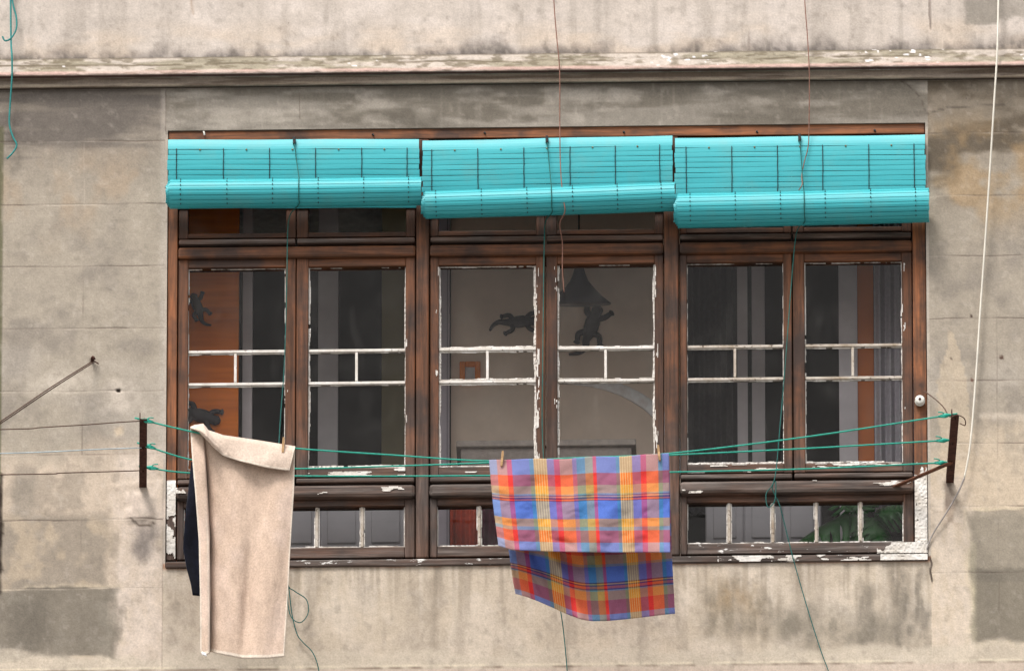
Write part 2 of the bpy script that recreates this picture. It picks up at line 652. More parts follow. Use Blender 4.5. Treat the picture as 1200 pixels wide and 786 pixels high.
def wall_fields(s, t):
    big = fbm(s/170, t/120, 20, 4)
    mid = fbm(s/45, t/40, 21, 4)
    fine = fbm(s/9, t/9, 22, 3)
    streak = fbm(s/16, t/160, 23, 4)
    brush = fbm(s/120, t/14, 24, 4)
    C = np.zeros(s.shape+(3,))
    C[:] = (188, 177, 158)
    # ---- upper storey: cream, cleaner
    upm = (t < 66)
    C[upm] = (206, 195, 178)
    C = mixc(C, (222, 211, 195), upm*ss(.45, .7, mid)*.6)
    C = mixc(C, (178, 168, 152), upm*ss(.5, .75, streak)*.55)
    C = mixc(C, (216, 196, 168), upm*ss(.45, .7, fbm(s/90, t/30, 31))*ss(10, 45, t)*.5)
    mould = ss(66-34*fbm(s/26, 3, 5, 3)-9*fine, 67, t)*ss(.22, .52, fbm(s/30, t/70, 33, 4))*(.6+.4*ss(.35, .6, fbm(s/4, t/5, 34, 2)))
    C = mixc(C, (82, 76, 70), upm*mould*.8)
    C = mixc(C, (92, 86, 66), upm*ss(60, 66, t)*.7*ss(.3, .6, vn(s/12, 7, 3)))
    C = mixc(C, (150, 143, 128), bx(s, t, 1134, 1175, -30, 32, 1.5, 3, 12, 6)*.85)
    C = mixc(C, (150, 143, 128), bx(s, t, 1170, 1230, -30, 26, 2, 6, 14, 7)*.6)
    C = mixc(C, (120, 108, 96), seg_mask(s, t, [(1092, -20), (1092, 22), (1093, 36)], 1.3)*.8)
    C = mixc(C, (120, 108, 96), seg_mask(s, t, [(878, 20), (879, 62)], 1.0)*.45)
    C = mixc(C, (150, 120, 90), seg_mask(s, t, [(222, -20), (223, 10)], 1.6)*.5)
    # ---- frieze between cornice and window
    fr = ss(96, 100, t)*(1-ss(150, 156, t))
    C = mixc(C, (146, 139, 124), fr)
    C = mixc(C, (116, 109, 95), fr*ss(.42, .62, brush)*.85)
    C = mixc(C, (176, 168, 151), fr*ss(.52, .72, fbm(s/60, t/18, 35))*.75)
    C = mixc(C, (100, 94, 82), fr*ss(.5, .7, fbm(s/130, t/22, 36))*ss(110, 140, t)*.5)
    C = mixc(C, (180, 172, 157), fr*ss(.75, .9, vn(s/7, t/200, 4))*.16)
    # ---- piers
    lp = (s < 192)*(t > 97)
    rp = (s > 1089)*(t > 97)
    pier = lp | rp
    g = ss(100, 240, t)
    C = np.where(lp[..., None], np.array((139, 130, 115))*(1-g[..., None])+np.array((172, 162, 142))*g[..., None], C)
    C = np.where(rp[..., None], np.array((128, 118, 101))*(1-g[..., None])+np.array((170, 160, 140))*g[..., None], C)
    C = mixc(C, (112, 105, 95), lp*ss(.44, .64, brush)*(1-ss(150, 200, t))*.9)
    C = mixc(C, (100, 90, 74), rp*ss(.42, .62, fbm(s/60, t/30, 37))*(1-ss(200, 270, t))*.9)
    C = mixc(C, (168, 140, 100), rp*ss(.46, .66, fbm(s/40, t/40, 38))*ss(120, 180, t)*(1-ss(230, 300, t))*.6)
    C = mixc(C, (176, 150, 118), lp*ss(.5, .7, fbm(s/45, t/60, 39))*(1-ss(220, 320, t))*ss(150, 200, t)*.35)
    C = mixc(C, (142, 134, 120), pier*ss(.48, .7, mid)*.6*ss(200, 300, t))
    C = mixc(C, (186, 177, 160), pier*ss(.55, .75, big)*.5*ss(220, 300, t))
    C = mixc(C, (190, 181, 164), lp*ss(184, 190, s)*.55)
    # bare and whitened spots on the left pier
    C = mixc(C, (208, 197, 176), bx(s, t, 45, 105, 428, 458, 16, 22, 26, 9)*.75)
    C = mixc(C, (210, 198, 178), bx(s, t, 125, 158, 445, 475, 8, 12, 14, 10)*.7)
    C = mixc(C, (216, 196, 164), bx(s, t, 133, 147, 495, 505, 4, 5, 9, 11)*.8)
    # lower left, repainted margins
    low = lp*ss(505, 545, t+(mid-.5)*60)
    C = mixc(C, (206, 189, 164), low*.9)
    C = mixc(C, (160, 149, 130), low*ss(.5, .62, fbm(s/34, t/30, 69, 4))*(s < 140)*.6)
    C = mixc(C, (150, 141, 124), lp*bx(s, t, 15, 42, 545, 612, 7, 12, 25, 12)*.7)
    C = mixc(C, (158, 147, 128), lp*bx(s, t, -60, 128, 598, 690, 8, 9, 30, 13)*.85)
    C = mixc(C, (200, 182, 152), lp*bx(s, t, -60, 128, 600, 690, 10, 5)*ss(.52, .68, fbm(s/26, t/26, 41))*.6)
    C = mixc(C, (216, 201, 170), lp*bx(s, t, -80, 150, 681, 766, 2, 12, 44, 14)*.5)
    C = mixc(C, (126, 119, 104), lp*bx(s, t, -80, 146, 684, 762, 1.6, 12, 44, 14)*.85)
    C = mixc(C, (104, 98, 86), lp*bx(s, t, 8, 64, 690, 745, 14, 16, 20, 15)*.45)
    C = mixc(C, (150, 143, 126), lp*bx(s, t, -80, 146, 690, 756, 6, 4)*ss(.55, .7, fbm(s/18, t/30, 42))*.5)
    C = mixc(C, (104, 98, 92), bx(s, t, 158, 182, 608, 650, 9, 9, 16, 16)*.6)
    C = mixc(C, (208, 192, 174), bx(s, t, 152, 178, 574, 606, 5, 6, 12, 17)*.8)
    C = mixc(C, (52, 44, 36), bx(s, t, -20, 4.2, 548, 690, 1.5, 3, 16, 18))
    C = mixc(C, (98, 96, 70), bx(s, t, -20, 1.2, 140, 560, .6, .8, 30, 19)*.8)
    # right pier: pale spike, rust hole with the bracket's shadow painted in, repainted lower part
    spike = (np.abs(s-1115-(t-395)*.02+(fine-.5)*7) < np.clip((t-388)*.27, 0, 18))*ss(388, 396, t)*(1-ss(560, 600, t))
    C = mixc(C, (196, 180, 152), rp*spike*.75)
    lowr = rp*ss(495, 570, t+(mid-.5)*70)
    C = mixc(C, (210, 193, 164), lowr*.9)
    C = mixc(C, (214, 200, 176), bx(s, t, 1145, 1215, 490, 497, 3, 4, 20, 25)*.7)
    C = mixc(C, (218, 204, 168), rp*bx(s, t, 1133, 1324, 600, 760, 2, 12, 50, 27)*.5)
    C = mixc(C, (146, 138, 121), rp*bx(s, t, 1138, 1320, 604, 690, 1.5, 12, 50, 27)*.8)
    C = mixc(C, (128, 121, 105), rp*bx(s, t, 1138, 1320, 676, 756, 1.6, 12, 50, 27)*.85)
    C = mixc(C, (205, 196, 160), bx(s, t, 1134, 1141, 640, 756, 2, 2, 20, 28)*.35)
    C = mixc(C, (62, 50, 44), bx(s, t, 1105, 1121, 568, 602, 2.5, 3, 12, 29)*.85)  # hole below the bracket, darkened by a painted shadow
    C = mixc(C, (110, 88, 74), bx(s, t, 1104, 1122, 600, 622, 6, 4)*.5)
    C = mixc(C, (216, 201, 180), stain(s, t, 138, 190, 520, 800, 8, 16, 40, 120)*1.1)
    C = mixc(C, (219, 204, 180), stain(s, t, 1091, 1136, 560, 800, 6, 14, 40, 121)*1.1)
    C = mixc(C, (205, 188, 160), rp*stain(s, t, 1120, 1260, 500, 600, 12, 22, 34, 122)*.8)
    C = mixc(C, (104, 98, 92), bx(s, t, 160, 181, 610, 646, 8, 9, 16, 16)*.5)
    # ---- apron under the window
    ap = (s > 192)*(s < 1089)*(t > 655)
    C = mixc(C, (203, 189, 164), ap)
    C = mixc(C, (216, 203, 180), ap*ss(.42, .66, mid)*.7)
    C = mixc(C, (170, 158, 138), ap*ss(.5, .72, streak)*.5)
    C = mixc(C, (152, 141, 120), ap*stain(s, t, 822, 912, 690, 748, 16, 20, 34, 43)*1.0)
    C = mixc(C, (176, 148, 108), ap*stain(s, t, 835, 885, 680, 714, 16, 14, 24, 44)*.5)
    C = mixc(C, (140, 132, 114), ap*stain(s, t, 905, 1050, 716, 756, 12, 14, 30, 45)*.9)
    C = mixc(C, (132, 124, 108), ap*stain(s, t, 1004, 1026, 684, 752, 9, 9, 22, 46)*.75)
    C = mixc(C, (134, 126, 110), ap*stain(s, t, 1045, 1086, 668, 764, 7, 14, 26, 47)*.9)
    C = mixc(C, (156, 144, 124), ap*stain(s, t, 470, 520, 664, 760, 14, 12, 30, 48)*.55)
    C = mixc(C, (166, 152, 132), ap*stain(s, t, 196, 232, 664, 760, 10, 9, 30, 49)*.6)
    C = mixc(C, (166, 152, 132), ap*stain(s, t, 700, 800, 700, 745, 20, 20, 30, 50)*.4)
    drip = ss(.52, .66, fbm(s/5, t/140, 93, 3))*(1-ss(668, 700+70*vn(s/11, 2, 94), t))
    C = mixc(C, (140, 128, 108), ap*drip*.35)
    C = mixc(C, (224, 212, 190), ap*ss(.56, .68, fbm(s/7, t/110, 95, 3))*(1-ss(690, 750, t))*.35)
    C = mixc(C, (178, 120, 88), ap*(1-ss(659, 664, t))*ss(.35, .6, vn(s/22, 1, 6))*.7)
    C = mixc(C, (206, 194, 170), ss(755, 762, t+(fbm(s/70, 1, 68, 3)-.5)*34+(fine-.5)*6)*.75)
    wl = 776+2.2*(fbm(s/50, 2, 66, 3)-.5)
    C = mixc(C, (226, 214, 184), (1-ss(.8, 2.2, np.abs(t-wl)))*ss(.3, .5, vn(s/30, 4, 2))*.85)
    C = mixc(C, (128, 112, 94), (1-ss(.5, 1.5, np.abs(t-wl-2.4)))*ss(.35, .6, fbm(s/24, 5, 67, 3))*.75)
    C = mixc(C, (206, 186, 166), ss(779, 781, t)*.5)
    # ---- cracks and holes
    C = mixc(C, (70, 60, 52), seg_mask(s, t, [(1087, 655), (1090, 664), (1088, 672), (1090, 684)], 1.5)*.9)
    C = mixc(C, (84, 76, 66), seg_mask(s, t, [(1058, 98), (1074, 110), (1082, 122), (1086, 134)], 1.2)*.6)
    C = mixc(C, (84, 76, 66), seg_mask(s, t, [(1090, 137), (1112, 131), (1150, 129), (1180, 128)], 1.2)*.6)
    C = mixc(C, (90, 78, 66), seg_mask(s, t, [(155, 603), (163, 610), (173, 611), (182, 608)], 1.4)*.75)
    for hx, hy, r_, c in ((139, 452.5, 2.4, (40, 30, 26)), (108, 417.5, 2.6, (46, 36, 32)), (1173.5, 425, 2.4, (66, 36, 26)), (1138.5, 376, 1.8, (60, 40, 34)), (1139, 451, 1.8, (100, 60, 46)), (1115, 426, 1.5, (90, 74, 60))):
        C = mixc(C, c, 1-ss(r_*.6, r_*1.2, np.hypot(s-hx, t-hy)))
    # a little of everything everywhere
    C = mixc(C, (128, 120, 106), ss(.62, .8, fine)*.22)
    C = mixc(C, (216, 206, 188), ss(.64, .8, fbm(s/7, t/7, 60, 3))*.18)
    j = joint_mask(s, t)
    white = ss(.45, .7, vn(s/60, t/60, 12))
    C = mixc(C, (104, 92, 80), j*(1-white)*.55)
    C = mixc(C, (196, 184, 164), j*white*.5)
    D = .0035*(mid-.5)+.0015*(fine-.5)-.0013*j
    D = D+.003*(lp*bx(s, t, 130, 260, 560, 790, 2, 5, 26, 14))
    D = D-.010*(1-ss(1.2, 2.6, np.hypot(s-139, t-452.5)))
    D = D+.012*bx(s, t, 152, 180, 574, 606, 5, 6, 12, 17)
    edge = np.minimum(np.maximum(np.maximum(195-s, s-1086), np.maximum(148-t, t-660)), 40)
    D = D*ss(0, 4, edge)
    return lin(C)*ALB, D


def axis_vals(lo, hi, step, far, extra):
    a = list(np.arange(lo, hi+.1, step))
    a += extra
    x, st_ = lo, 20
    while x > far[0]:
        x -= st_
        st_ *= 1.3
        a.append(x)
    x, st_ = hi, 20
    while x < far[1]:
        x += st_
        st_ *= 1.3
        a.append(x)
    a = sorted(a)
    out = [a[0]]
    for v in a[1:]:
        if v-out[-1] > .35:
            out.append(v)
    return np.array(out)


def around(v):
    return [v-1.7, v-.85, v, v+.85, v+1.7]


xs = axis_vals(-40, 1240, 2.4, (-1800, 3000), sum([around(v) for v in (96.5, 192.5, 1089.5, 1168, 350)], []))
ts = axis_vals(-40, 826, 2.4, (-1500, 12200), sum([around(v) for v in H_L+H_R], []))
for val in (195.0, 1086.0):
    xs[np.argmin(np.abs(xs-val))] = val
for val in (148.0, 660.0):
    ts[np.argmin(np.abs(ts-val))] = val
Sg, Tg = np.meshgrid(xs, ts)
Cw, Dw = wall_fields(Sg, Tg)
cs, ct_ = (Sg[:-1, :-1]+Sg[1:, 1:])/2, (Tg[:-1, :-1]+Tg[1:, 1:])/2
keep = ~((cs > 195) & (cs < 1086) & (ct_ > 148) & (ct_ < 660))
wall_me = grid_mesh('facade_wall', SX(Sg), -Dw, SZ(Tg), keep, True, Cw)
wall = obj('facade_wall', wall_me, 'plaster')
tag(wall, 'weathered beige plaster house wall with scored joints and dirty repaired patches', 'wall')


def strip_mesh(name, prof, s0, s1, step, colfn, jit=0.0):
    """a moulding: profile points (t, d) run along the wall"""
    ss_ = np.arange(s0, s1+.1, step)
    pr2 = []
    for a_, b_ in zip(prof[:-1], prof[1:]):
        for k_ in range(3):
            f_ = k_/3
            pr2.append((a_[0]*(1-f_)+b_[0]*f_, a_[1]*(1-f_)+b_[1]*f_, (a_[2] if len(a_) > 2 else 1.0)*(1-f_)+(b_[2] if len(b_) > 2 else 1.0)*f_))
    prof = pr2+[prof[-1] if len(prof[-1]) > 2 else (*prof[-1], 1.0)]
    n = len(prof)
    S = np.tile(ss_, (n, 1))
    T = np.tile(np.array([p[0] for p in prof], float)[:, None], (1, len(ss_)))
    D = np.tile(np.array([p[1] for p in prof], float)[:, None], (1, len(ss_)))
    T0 = T.copy()
    jw = np.array([p[2] if len(p) > 2 else 1.0 for p in prof])[:, None]
    D = D+jit*jw*(fbm(S/9, T/6, 71, 4)-.5)*2
    T = T+jit*200*jw*(fbm(S/14, T/9, 72, 4)-.5)
    return grid_mesh(name, SX(S), -D, SZ(T, D), None, True, colfn(S, T0))


def cornice_col(s, t):
    C = np.zeros(s.shape+(3,))
    C[:] = (192, 181, 164)
    n1, n2 = fbm(s/70, t/7, 81, 4), fbm(s/14, t/3.5, 82, 4)
    C = mixc(C, (152, 144, 120), ss(.44, .62, n1)*.85)
    C = mixc(C, (112, 102, 82), ss(.50, .68, n2)*.65)
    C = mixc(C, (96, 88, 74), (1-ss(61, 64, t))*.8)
    C = mixc(C, (104, 94, 76), (1-ss(.5, 1.6, np.abs(t-70-3*(vn(s/60, 1, 7)-.5))))*ss(.35, .6, fbm(s/40, 3, 88))*.8)
    C = mixc(C, (232, 228, 220), ss(.74, .78, fbm(s/7, t/3.2, 83, 2))*ss(.66, .75, vn(s/60, 1, 9)))
    C = mixc(C, (192, 164, 148), ss(76, 78, t)*(1-ss(81, 82, t))*(.5+.5*ss(.4, .6, n1)))
    C = mixc(C, (86, 62, 56), ss(81.5, 82.5, t)*(1-ss(84, 85, t))*.9)  # underside shadow of the lip painted into the colour
    C = mixc(C, (156, 143, 125), ss(84, 86, t))
    C = mixc(C, (112, 98, 82), ss(84, 86, t)*ss(.4, .62, fbm(s/60, t/4, 84))*.75)
    C = mixc(C, (186, 172, 146), ss(90.5, 92, t)*(1-ss(95, 96, t))*ss(.3, .6, fbm(s/50, t/6, 85))*.6)
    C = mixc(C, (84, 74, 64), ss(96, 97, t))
    return lin(C)*ALB


prof = [(61, -.004, 0), (62.5, .010), (66, .020), (69, .024), (71, .034), (75, .046), (78, .058), (79.5, .062), (81, .062, .5), (82.3, .058, .4), (83.5, .050, .2), (85.6, .026, .2),
        (88, .024, .2), (90.5, .022, .2), (92, .026, .2), (94.5, .028, .2), (95.8, .024, .2), (97.4, .006, .2), (98.6, -.004, 0)]
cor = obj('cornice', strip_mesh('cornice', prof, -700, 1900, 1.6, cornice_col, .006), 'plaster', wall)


def reveal_col(s, t):
    C = np.zeros(s.shape+(3,))
    C[:] = (150, 138, 120)
    return lin(C)*ALB


rv = MB()
x0, x1, z0, z1 = SX(195), SX(1086), SZ(660), SZ(148)
for (a, b) in (((x0, z1), (x1, z1)), ((x1, z1), (x1, z0)), ((x1, z0), (x0, z0)), ((x0, z0), (x0, z1))):
    rv.add([(a[0], 0, a[1]), (b[0], 0, b[1]), (b[0], .22, b[1]), (a[0], .22, a[1])], [(0, 1, 2, 3)])
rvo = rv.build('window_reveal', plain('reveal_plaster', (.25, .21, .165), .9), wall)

# ================================================================== TIMBER WINDOW
win = empty('timber_window', None, 'wide old brown timber window of three bays with peeling white putty', 'window')
DF, DS, DG = -.012, -.022, -.046      # frame face, sash face, glass
for args in ((195.6, 207, 161, 564), (1070, 1085.4, 161, 580)):
    fm = MB()
    fm.sbox(*args, DF, -.14)
    fm.build('jamb', 'wood_v_warm', win)
hm = MB()
hm.sbox(195.6, 1085.4, 148.8, 160.6, DF+.004, -.14)
hm.build('window_head', 'wood_h_warm', win)
for args in ((195.6, 207, 564.6, 651), (1070, 1085.4, 580.6, 651)):
    jl = MB()
    jl.sbox(*args, DF, -.14)
    jl.build('jamb_foot', 'wood_v_dark', win)
for a, b in ((487.5, 502.5), (778.5, 795.5)):
    pm = MB()
    pm.sbox(a, b, 161, 651, DF+.010, -.14, .006)
    pm.build('mullion', 'wood_v', win)
BAYS = ((207.6, 487), (503, 778), (796, 1069.5))
for a, b in BAYS:
    tr = MB()
    tr.sbox(a, b, 285, 298.6, DF+.008, -.14, .012)
    tr.build('transom', 'wood_h', win)
    lb = MB()
    lb.sbox(a, b, 564.5, 579.5, DF+.020, -.14, .016)
    lb.build('transom', 'wood_grey', win)
sl = MB()
sl.sbox(195.6, 1085.4, 652, 659.6, .012, -.14, .005)
sl.build('sill', 'wood_sill', win)


class Flakes:
    """remaining scabs of paint and putty: small irregular chips proud of the surface below"""

    def __init__(self):
        self.v, self.f = [], []

    def rect(self, s0, s1, t0, t1, d, thr, seed, cell=1.0, fx=9.0, fy=9.0, thick=.0016, edge=None):
        ns, nt_ = max(1, int(round((s1-s0)/cell))), max(1, int(round((t1-t0)/cell)))
        S, T = np.meshgrid(np.linspace(s0, s1, ns+1), np.linspace(t0, t1, nt_+1))
        val = fbm((S[:-1, :-1]+S[1:, 1:])/2/fx, (T[:-1, :-1]+T[1:, 1:])/2/fy, seed, 4)
        if edge is not None:
            val = val+edge((S[:-1, :-1]+S[1:, 1:])/2, (T[:-1, :-1]+T[1:, 1:])/2)
        on = val > thr
        jx = S+(vn(S*3.1, T*3.1, seed+1)-.5)*cell*.4
        jy = T+(vn(S*2.7, T*2.7, seed+2)-.5)*cell*.4
        jd = d+thick*(.5+vn(S/2, T/2, seed+3))
        used = {}

        def vid(i, j, back):
            k = (i, j, back)
            if k not in used:
                used[k] = len(self.v)
                dd = d-.0005 if back else jd[i, j]
                self.v.append((SX(jx[i, j]), -dd, SZ(jy[i, j], jd[i, j])))
            return used[k]
        for i in range(nt_):
            for j in range(ns):
                if not on[i, j]:
                    continue
                self.f.append((vid(i, j, 0), vid(i+1, j, 0), vid(i+1, j+1, 0), vid(i, j+1, 0)))
                for (di, dj, a, b) in ((-1, 0, (i, j+1), (i, j)), (1, 0, (i+1, j), (i+1, j+1)), (0, -1, (i, j), (i+1, j)), (0, 1, (i+1, j+1), (i, j+1))):
                    ii, jj = i+di, j+dj
                    if not (0 <= ii < nt_ and 0 <= jj < ns) or not on[ii, jj]:
                        self.f.append((vid(*b, 0), vid(*a, 0), vid(*a, 1), vid(*b, 1)))

    def bead(self, s0, s1, t0, t1, d, side, width, seed, gap=.25, thick=.004):
        """a run of putty along one edge (l, r, t, b) of a pane: nearly continuous, its width wandering"""
        vert = side in 'lr'

        def edge(S, T):
            along = T if vert else S
            dist = {'l': S-s0, 'r': s1-S, 't': T-t0, 'b': t1-T}[side]
            n1 = fbm(along/24, 3.3, seed, 3)
            w_ = width*(.55+.9*n1)
            w_ = np.where(fbm(along/16, 9.1, seed+7, 3) < gap, w_*.3, w_)
            return (w_-dist)*20
        self.rect(s0, s1, t0, t1, d, .5, seed, .55, 9, 9, thick, edge)

    def build(self, name, mat, parent):
        if not self.f:
            return None
        return tag(obj(name, mesh(name, self.v, self.f), mat, parent), kind='stuff')


def pane(parent, s0, s1, t0, t1, d):
    m = MB()
    m.sbox(s0-2.5, s1+2.5, t0-2.5, t1+2.5, d, d-.003, 0)
    # one sheet, so that light crosses a single surface
    me = mesh('pane', [(SX(s0-2.5), -d, SZ(t1+2.5, d)), (SX(s1+2.5), -d, SZ(t1+2.5, d)), (SX(s1+2.5), -d, SZ(t0-2.5, d)), (SX(s0-2.5), -d, SZ(t0-2.5, d))], [(0, 1, 2, 3)])
    return obj('pane', me, 'glass', parent)


#            outer s0,s1   glass g0,g1   small bar   putty amount left, right, top, bottom
CASE = ((208.2, 346, 220, 334, 275.5, .40, .52, .46, .50),
        (347, 486.4, 361, 475, 417.5, .52, .54, .44, .62),
        (503.6, 638.6, 514, 628, 571, .60, .74, .58, .45),
        (640, 777.6, 653, 767, 709.5, .56, .68, .38, .45),
        (796.6, 928, 805, 918, 861, .36, .50, .44, .52),
        (929.4, 1069, 943, 1057, 999, .44, .54, .46, .50))
for ci, (s0, s1, g0, g1, sb, pl, pr, pt, pb) in enumerate(CASE):
    wv = ('wood_v', 'wood_v', 'wood_v', 'wood_v_dark', 'wood_v', 'wood_v')[ci]
    barm = ('paint_bar', 'paint_bar', 'paint_bar', 'paint_bar', 'paint_bar_worn', 'paint_bar_worn')[ci]
    cm = MB()
    cm.sbox(s0, g0, 299.8, 556.5, DS, -.075, .004)
    cm.sbox(g1, s1, 299.8, 556.5, DS+.001, -.075, .004)
    n_st = len(cm.f)
    cm.sbox(g0-.1, g1+.1, 300.2, 310, DS-.002, -.074, .004)
    cm.sbox(g0-.1, g1+.1, 545.8, 556, DS-.002, -.074, .004)
    cas = cm.build('casement', wv, win, 'wood_h', n_st)
    dm = MB()
    dm.sbox(s0+.5, s1-.5, 557, 562.6, DS+.018, -.06, .006)
    dm.build('drip_bar', 'wood_grey', cas)
    for a in (408.4, 446.4):
        b_ = MB()
        b_.sbox(g0+.1, g1-.1, a-1.6, a+1.6, DG+.014, DG-.012, .002)
        b_.build('glazing_bar', barm, cas)
    b_ = MB()
    b_.sbox(sb-1.6, sb+1.6, 410.6, 444.4, DG+.013, DG-.012, .002)
    b_.build('glazing_bar', barm, cas)
    pane(cas, g0, g1, 310.5, 545.5, DG)
    fk = Flakes()
    sd = 100+ci*17
    dd = DG+.002
    for (a, b) in ((310.5, 406.5), (410.5, 444.4), (448.5, 545.5)):
        fk.bead(g0-1.2, g0+2.6, a, b, dd, 'l', 1.8+1.9*(pl-.36)/.24, sd+int(a) % 7, .34-.5*(pl-.36))
        fk.bead(g1-3.0, g1+1.2, a, b, dd, 'r', 2.0+1.7*(pr-.5)/.24, sd+1+int(a) % 7, .32-.6*(pr-.5))
    for a in (310.5, 410.4, 448.4):
        fk.bead(g0, g1, a, a+2.6, dd, 't', 1.2+1.0*(pt-.38)/.2, sd+2, .38-.4*(pt-.38))
    for a in (404.2, 441.8):
        if ci in (2, 3):
            fk.bead(g0, g1, a, a+2.6, dd, 'b', .7+.5*(pt-.38)/.2, sd+3, .46)
    fk.bead(g0, g1, 541, 545.9, dd, 'b', 1.2+1.8*(pb-.45)/.17, sd+4, .36, .005)
    fk.build('putty', 'paint', cas)
    fk = Flakes()
    fk.rect(g0, g1, 546.2, 555.5, DS-.0015, 1.15-pb, sd+5, .7, 40, 4)
    fk.rect(g0-3.5, g0-.3, 312, 552, DS+.0003, 1.32-pl, sd+6, .7, 2.5, 24)
    fk.rect(g1+.3, g1+4, 312, 552, DS+.0013, 1.32-pr, sd+7, .7, 2.5, 24)
    fk.build('paint_flakes', 'paint', cas)

# fanlights above, mostly behind the blinds
for ci, (s0, s1, g0, g1, *_r) in enumerate(CASE):
    fm = MB()
    fm.sbox(s0, g0-.5, 162, 275.8, DS, -.075, .004)
    fm.sbox(g1+.5, s1, 162, 275.8, DS+.001, -.075, .004)
    n_st = len(fm.f)
    fm.sbox(g0-.6, g1+.6, 162.4, 173, DS-.002, -.074, .004)
    fm.sbox(g0-.6, g1+.6, 269.6, 275.2, DS-.002, -.074, .003)
    fl = fm.build('fanlight', 'wood_v_dark', win, 'wood_h_dark', n_st)
    dm = MB()
    dm.sbox(s0+.5, s1-.5, 276.2, 282.2, DS+.016, -.06, .006)
    dm.build('drip_bar', 'wood_grey', fl)
    pane(fl, g0-.5, g1+.5, 173, 269.5, DG)

# fixed lights below
LOW = ((216, 474.5), (512.5, 766), (804.5, 1057))
LOWB = ((265.5, 318.5, 371.7, 424.7), (561.5, 612.5, 663.5, 714.5), (853.5, 904.5, 955.2, 1007))
for bi, ((a, b), (g0, g1), bars) in enumerate(zip(BAYS, LOW, LOWB)):
    fm = MB()
    fm.sbox(a+.6, g0, 581, 650.6, DS, -.075, .004)
    fm.sbox(g1, b-.6, 581, 650.6, DS+.001, -.075, .004)
    n_st = len(fm.f)
    fm.sbox(g0-.1, g1+.1, 581.4, 590.4, DS-.002, -.074, .004)
    fl = fm.build('bottom_light', 'wood_v_dark' if bi < 2 else 'wood_v', win, 'wood_h', n_st)
    rm = MB()
    rm.sbox(g0+.2, g1-.2, 638, 650, DS-.002, -.075, .004)
    rm.sbox(g0+.2, g1-.2, 645.4, 650.2, DS+.010, DS, .003)
    rm.build('rail', 'wood_grey' if bi < 2 else 'wood_sill', fl)
    for x in bars:
        m_ = MB()
        m_.sbox(x-1.8, x+1.8, 590.8, 637.8, DG+.014, DG-.012, .003)
        m_.build('glazing_bar', 'paint_bar_worn', fl)
    pane(fl, g0, g1, 590.5, 638, DG)
    fk = Flakes()
    fk.bead(g0, g1, 590.4, 593, DG+.002, 't', 1.1, 300+bi, .42)
    fk.bead(g0, g1, 635, 638.2, DG+.002, 'b', 1.2, 310+bi, .42)
    xx = (g0-2.0, *bars, g1+2.0)
    for xa_, xb_ in zip(xx[:-1], xx[1:]):
        fk.bead(xa_+2.0, xa_+5, 591, 638, DG+.002, 'l', 1.0, 320+int(xa_), .42)
        fk.bead(xb_-5, xb_-2.0, 591, 638, DG+.002, 'r', 1.0, 330+int(xb_), .42)
    fk.build('putty', 'paint', fl)

fk = Flakes()          # thick white scabs on the frame's lower corners
fk.rect(196.2, 206.6, 558, 650, DF+.0005, .40, 401, 1.0, 7, 14, .003, lambda S, T: .22*ss(572, 566, T)-.25*ss(640, 652, T))
fk.rect(206.8, 219, 566.5, 573, DF+.0225, .44, 402, 1.0, 6, 5, .003, lambda S, T: -.015*(S-206))
fk.rect(1070.5, 1085, 546, 651, DF+.0005, .30, 403, .7, 8, 14, .004, lambda S, T: .10-.4*(1-ss(544, 566, T+(S-1077)*.8)))
fk.rect(1026, 1085, 638.5, 651, DF+.012, .30, 404, .7, 12, 8, .004, lambda S, T: .12-.4*(1-ss(1024, 1040, S+(T-650)*1.2)))
fk.rect(1030, 1085, 652.2, 659, .0125, .24, 405, 1.0, 12, 6, .003)
fk.rect(840, 1030, 652.2, 659, .0125, .58, 406, .7, 16, 4, .002, lambda S, T: .13*np.exp(-((S-870)/18)**2)+.13*np.exp(-((S-1000)/20)**2))
fk.rect(796.5, 1069, 565.5, 579, DF+.0205, .74, 407, .7, 46, 4, .002, lambda S, T: .18*np.exp(-((S-1045)/14)**2))
fk.rect(208, 487, 565.5, 579, DF+.0205, .70, 408, 1.0, 26, 5, .002)
fk.build('paint_flakes', 'paint', win)

# nails and small fittings in the window head
for u_, v_ in ((437, 158), (568, 156), (731, 155), (887, 154.5), (1025, 153)):
    nm = MB()
    p = P(u_, v_, DF+.004)
    nm.lathe(p, (0, -1, 0), [(0, .005), (.004, .005), (.0042, .001)], 8)
    nm.tube([p+Vector((0, -.004, 0)), p+Vector((.002, -.012, -.004)), p+Vector((.005, -.012, -.012))], .0025, 5, 2)
    nm.build('nail', 'black', win)
hk = MB()
p = P(239, 156, DF+.004)
hk.tube([p, p+Vector((0, -.012, 0)), p+Vector((.001, -.02, -.008)), p+Vector((.004, -.018, -.02))], .004, 6, 3)
tag(hk.build('hook', 'porcelain', win), 'small white metal hook')

# porcelain insulator on the right jamb
ins = empty('insulator', None, 'round white porcelain insulator screwed to the right window jamb', 'insulator')
p = P(1078, 471.5, DF)
k = MB()
k.lathe(p, (0, -1, 0), [(0, .017), (.006, .021), (.014, .022), (.017, .016), (.021, .015), (.024, .019), (.031, .021), (.035, .018), (.036, .006)], 24)
k.build('body', 'porcelain', ins)
k = MB()
k.lathe(p+Vector((0, -.036, 0)), (0, -1, 0), [(0, .006), (.003, .0055), (.004, .002)], 12)
k.build('screw', 'iron', ins)

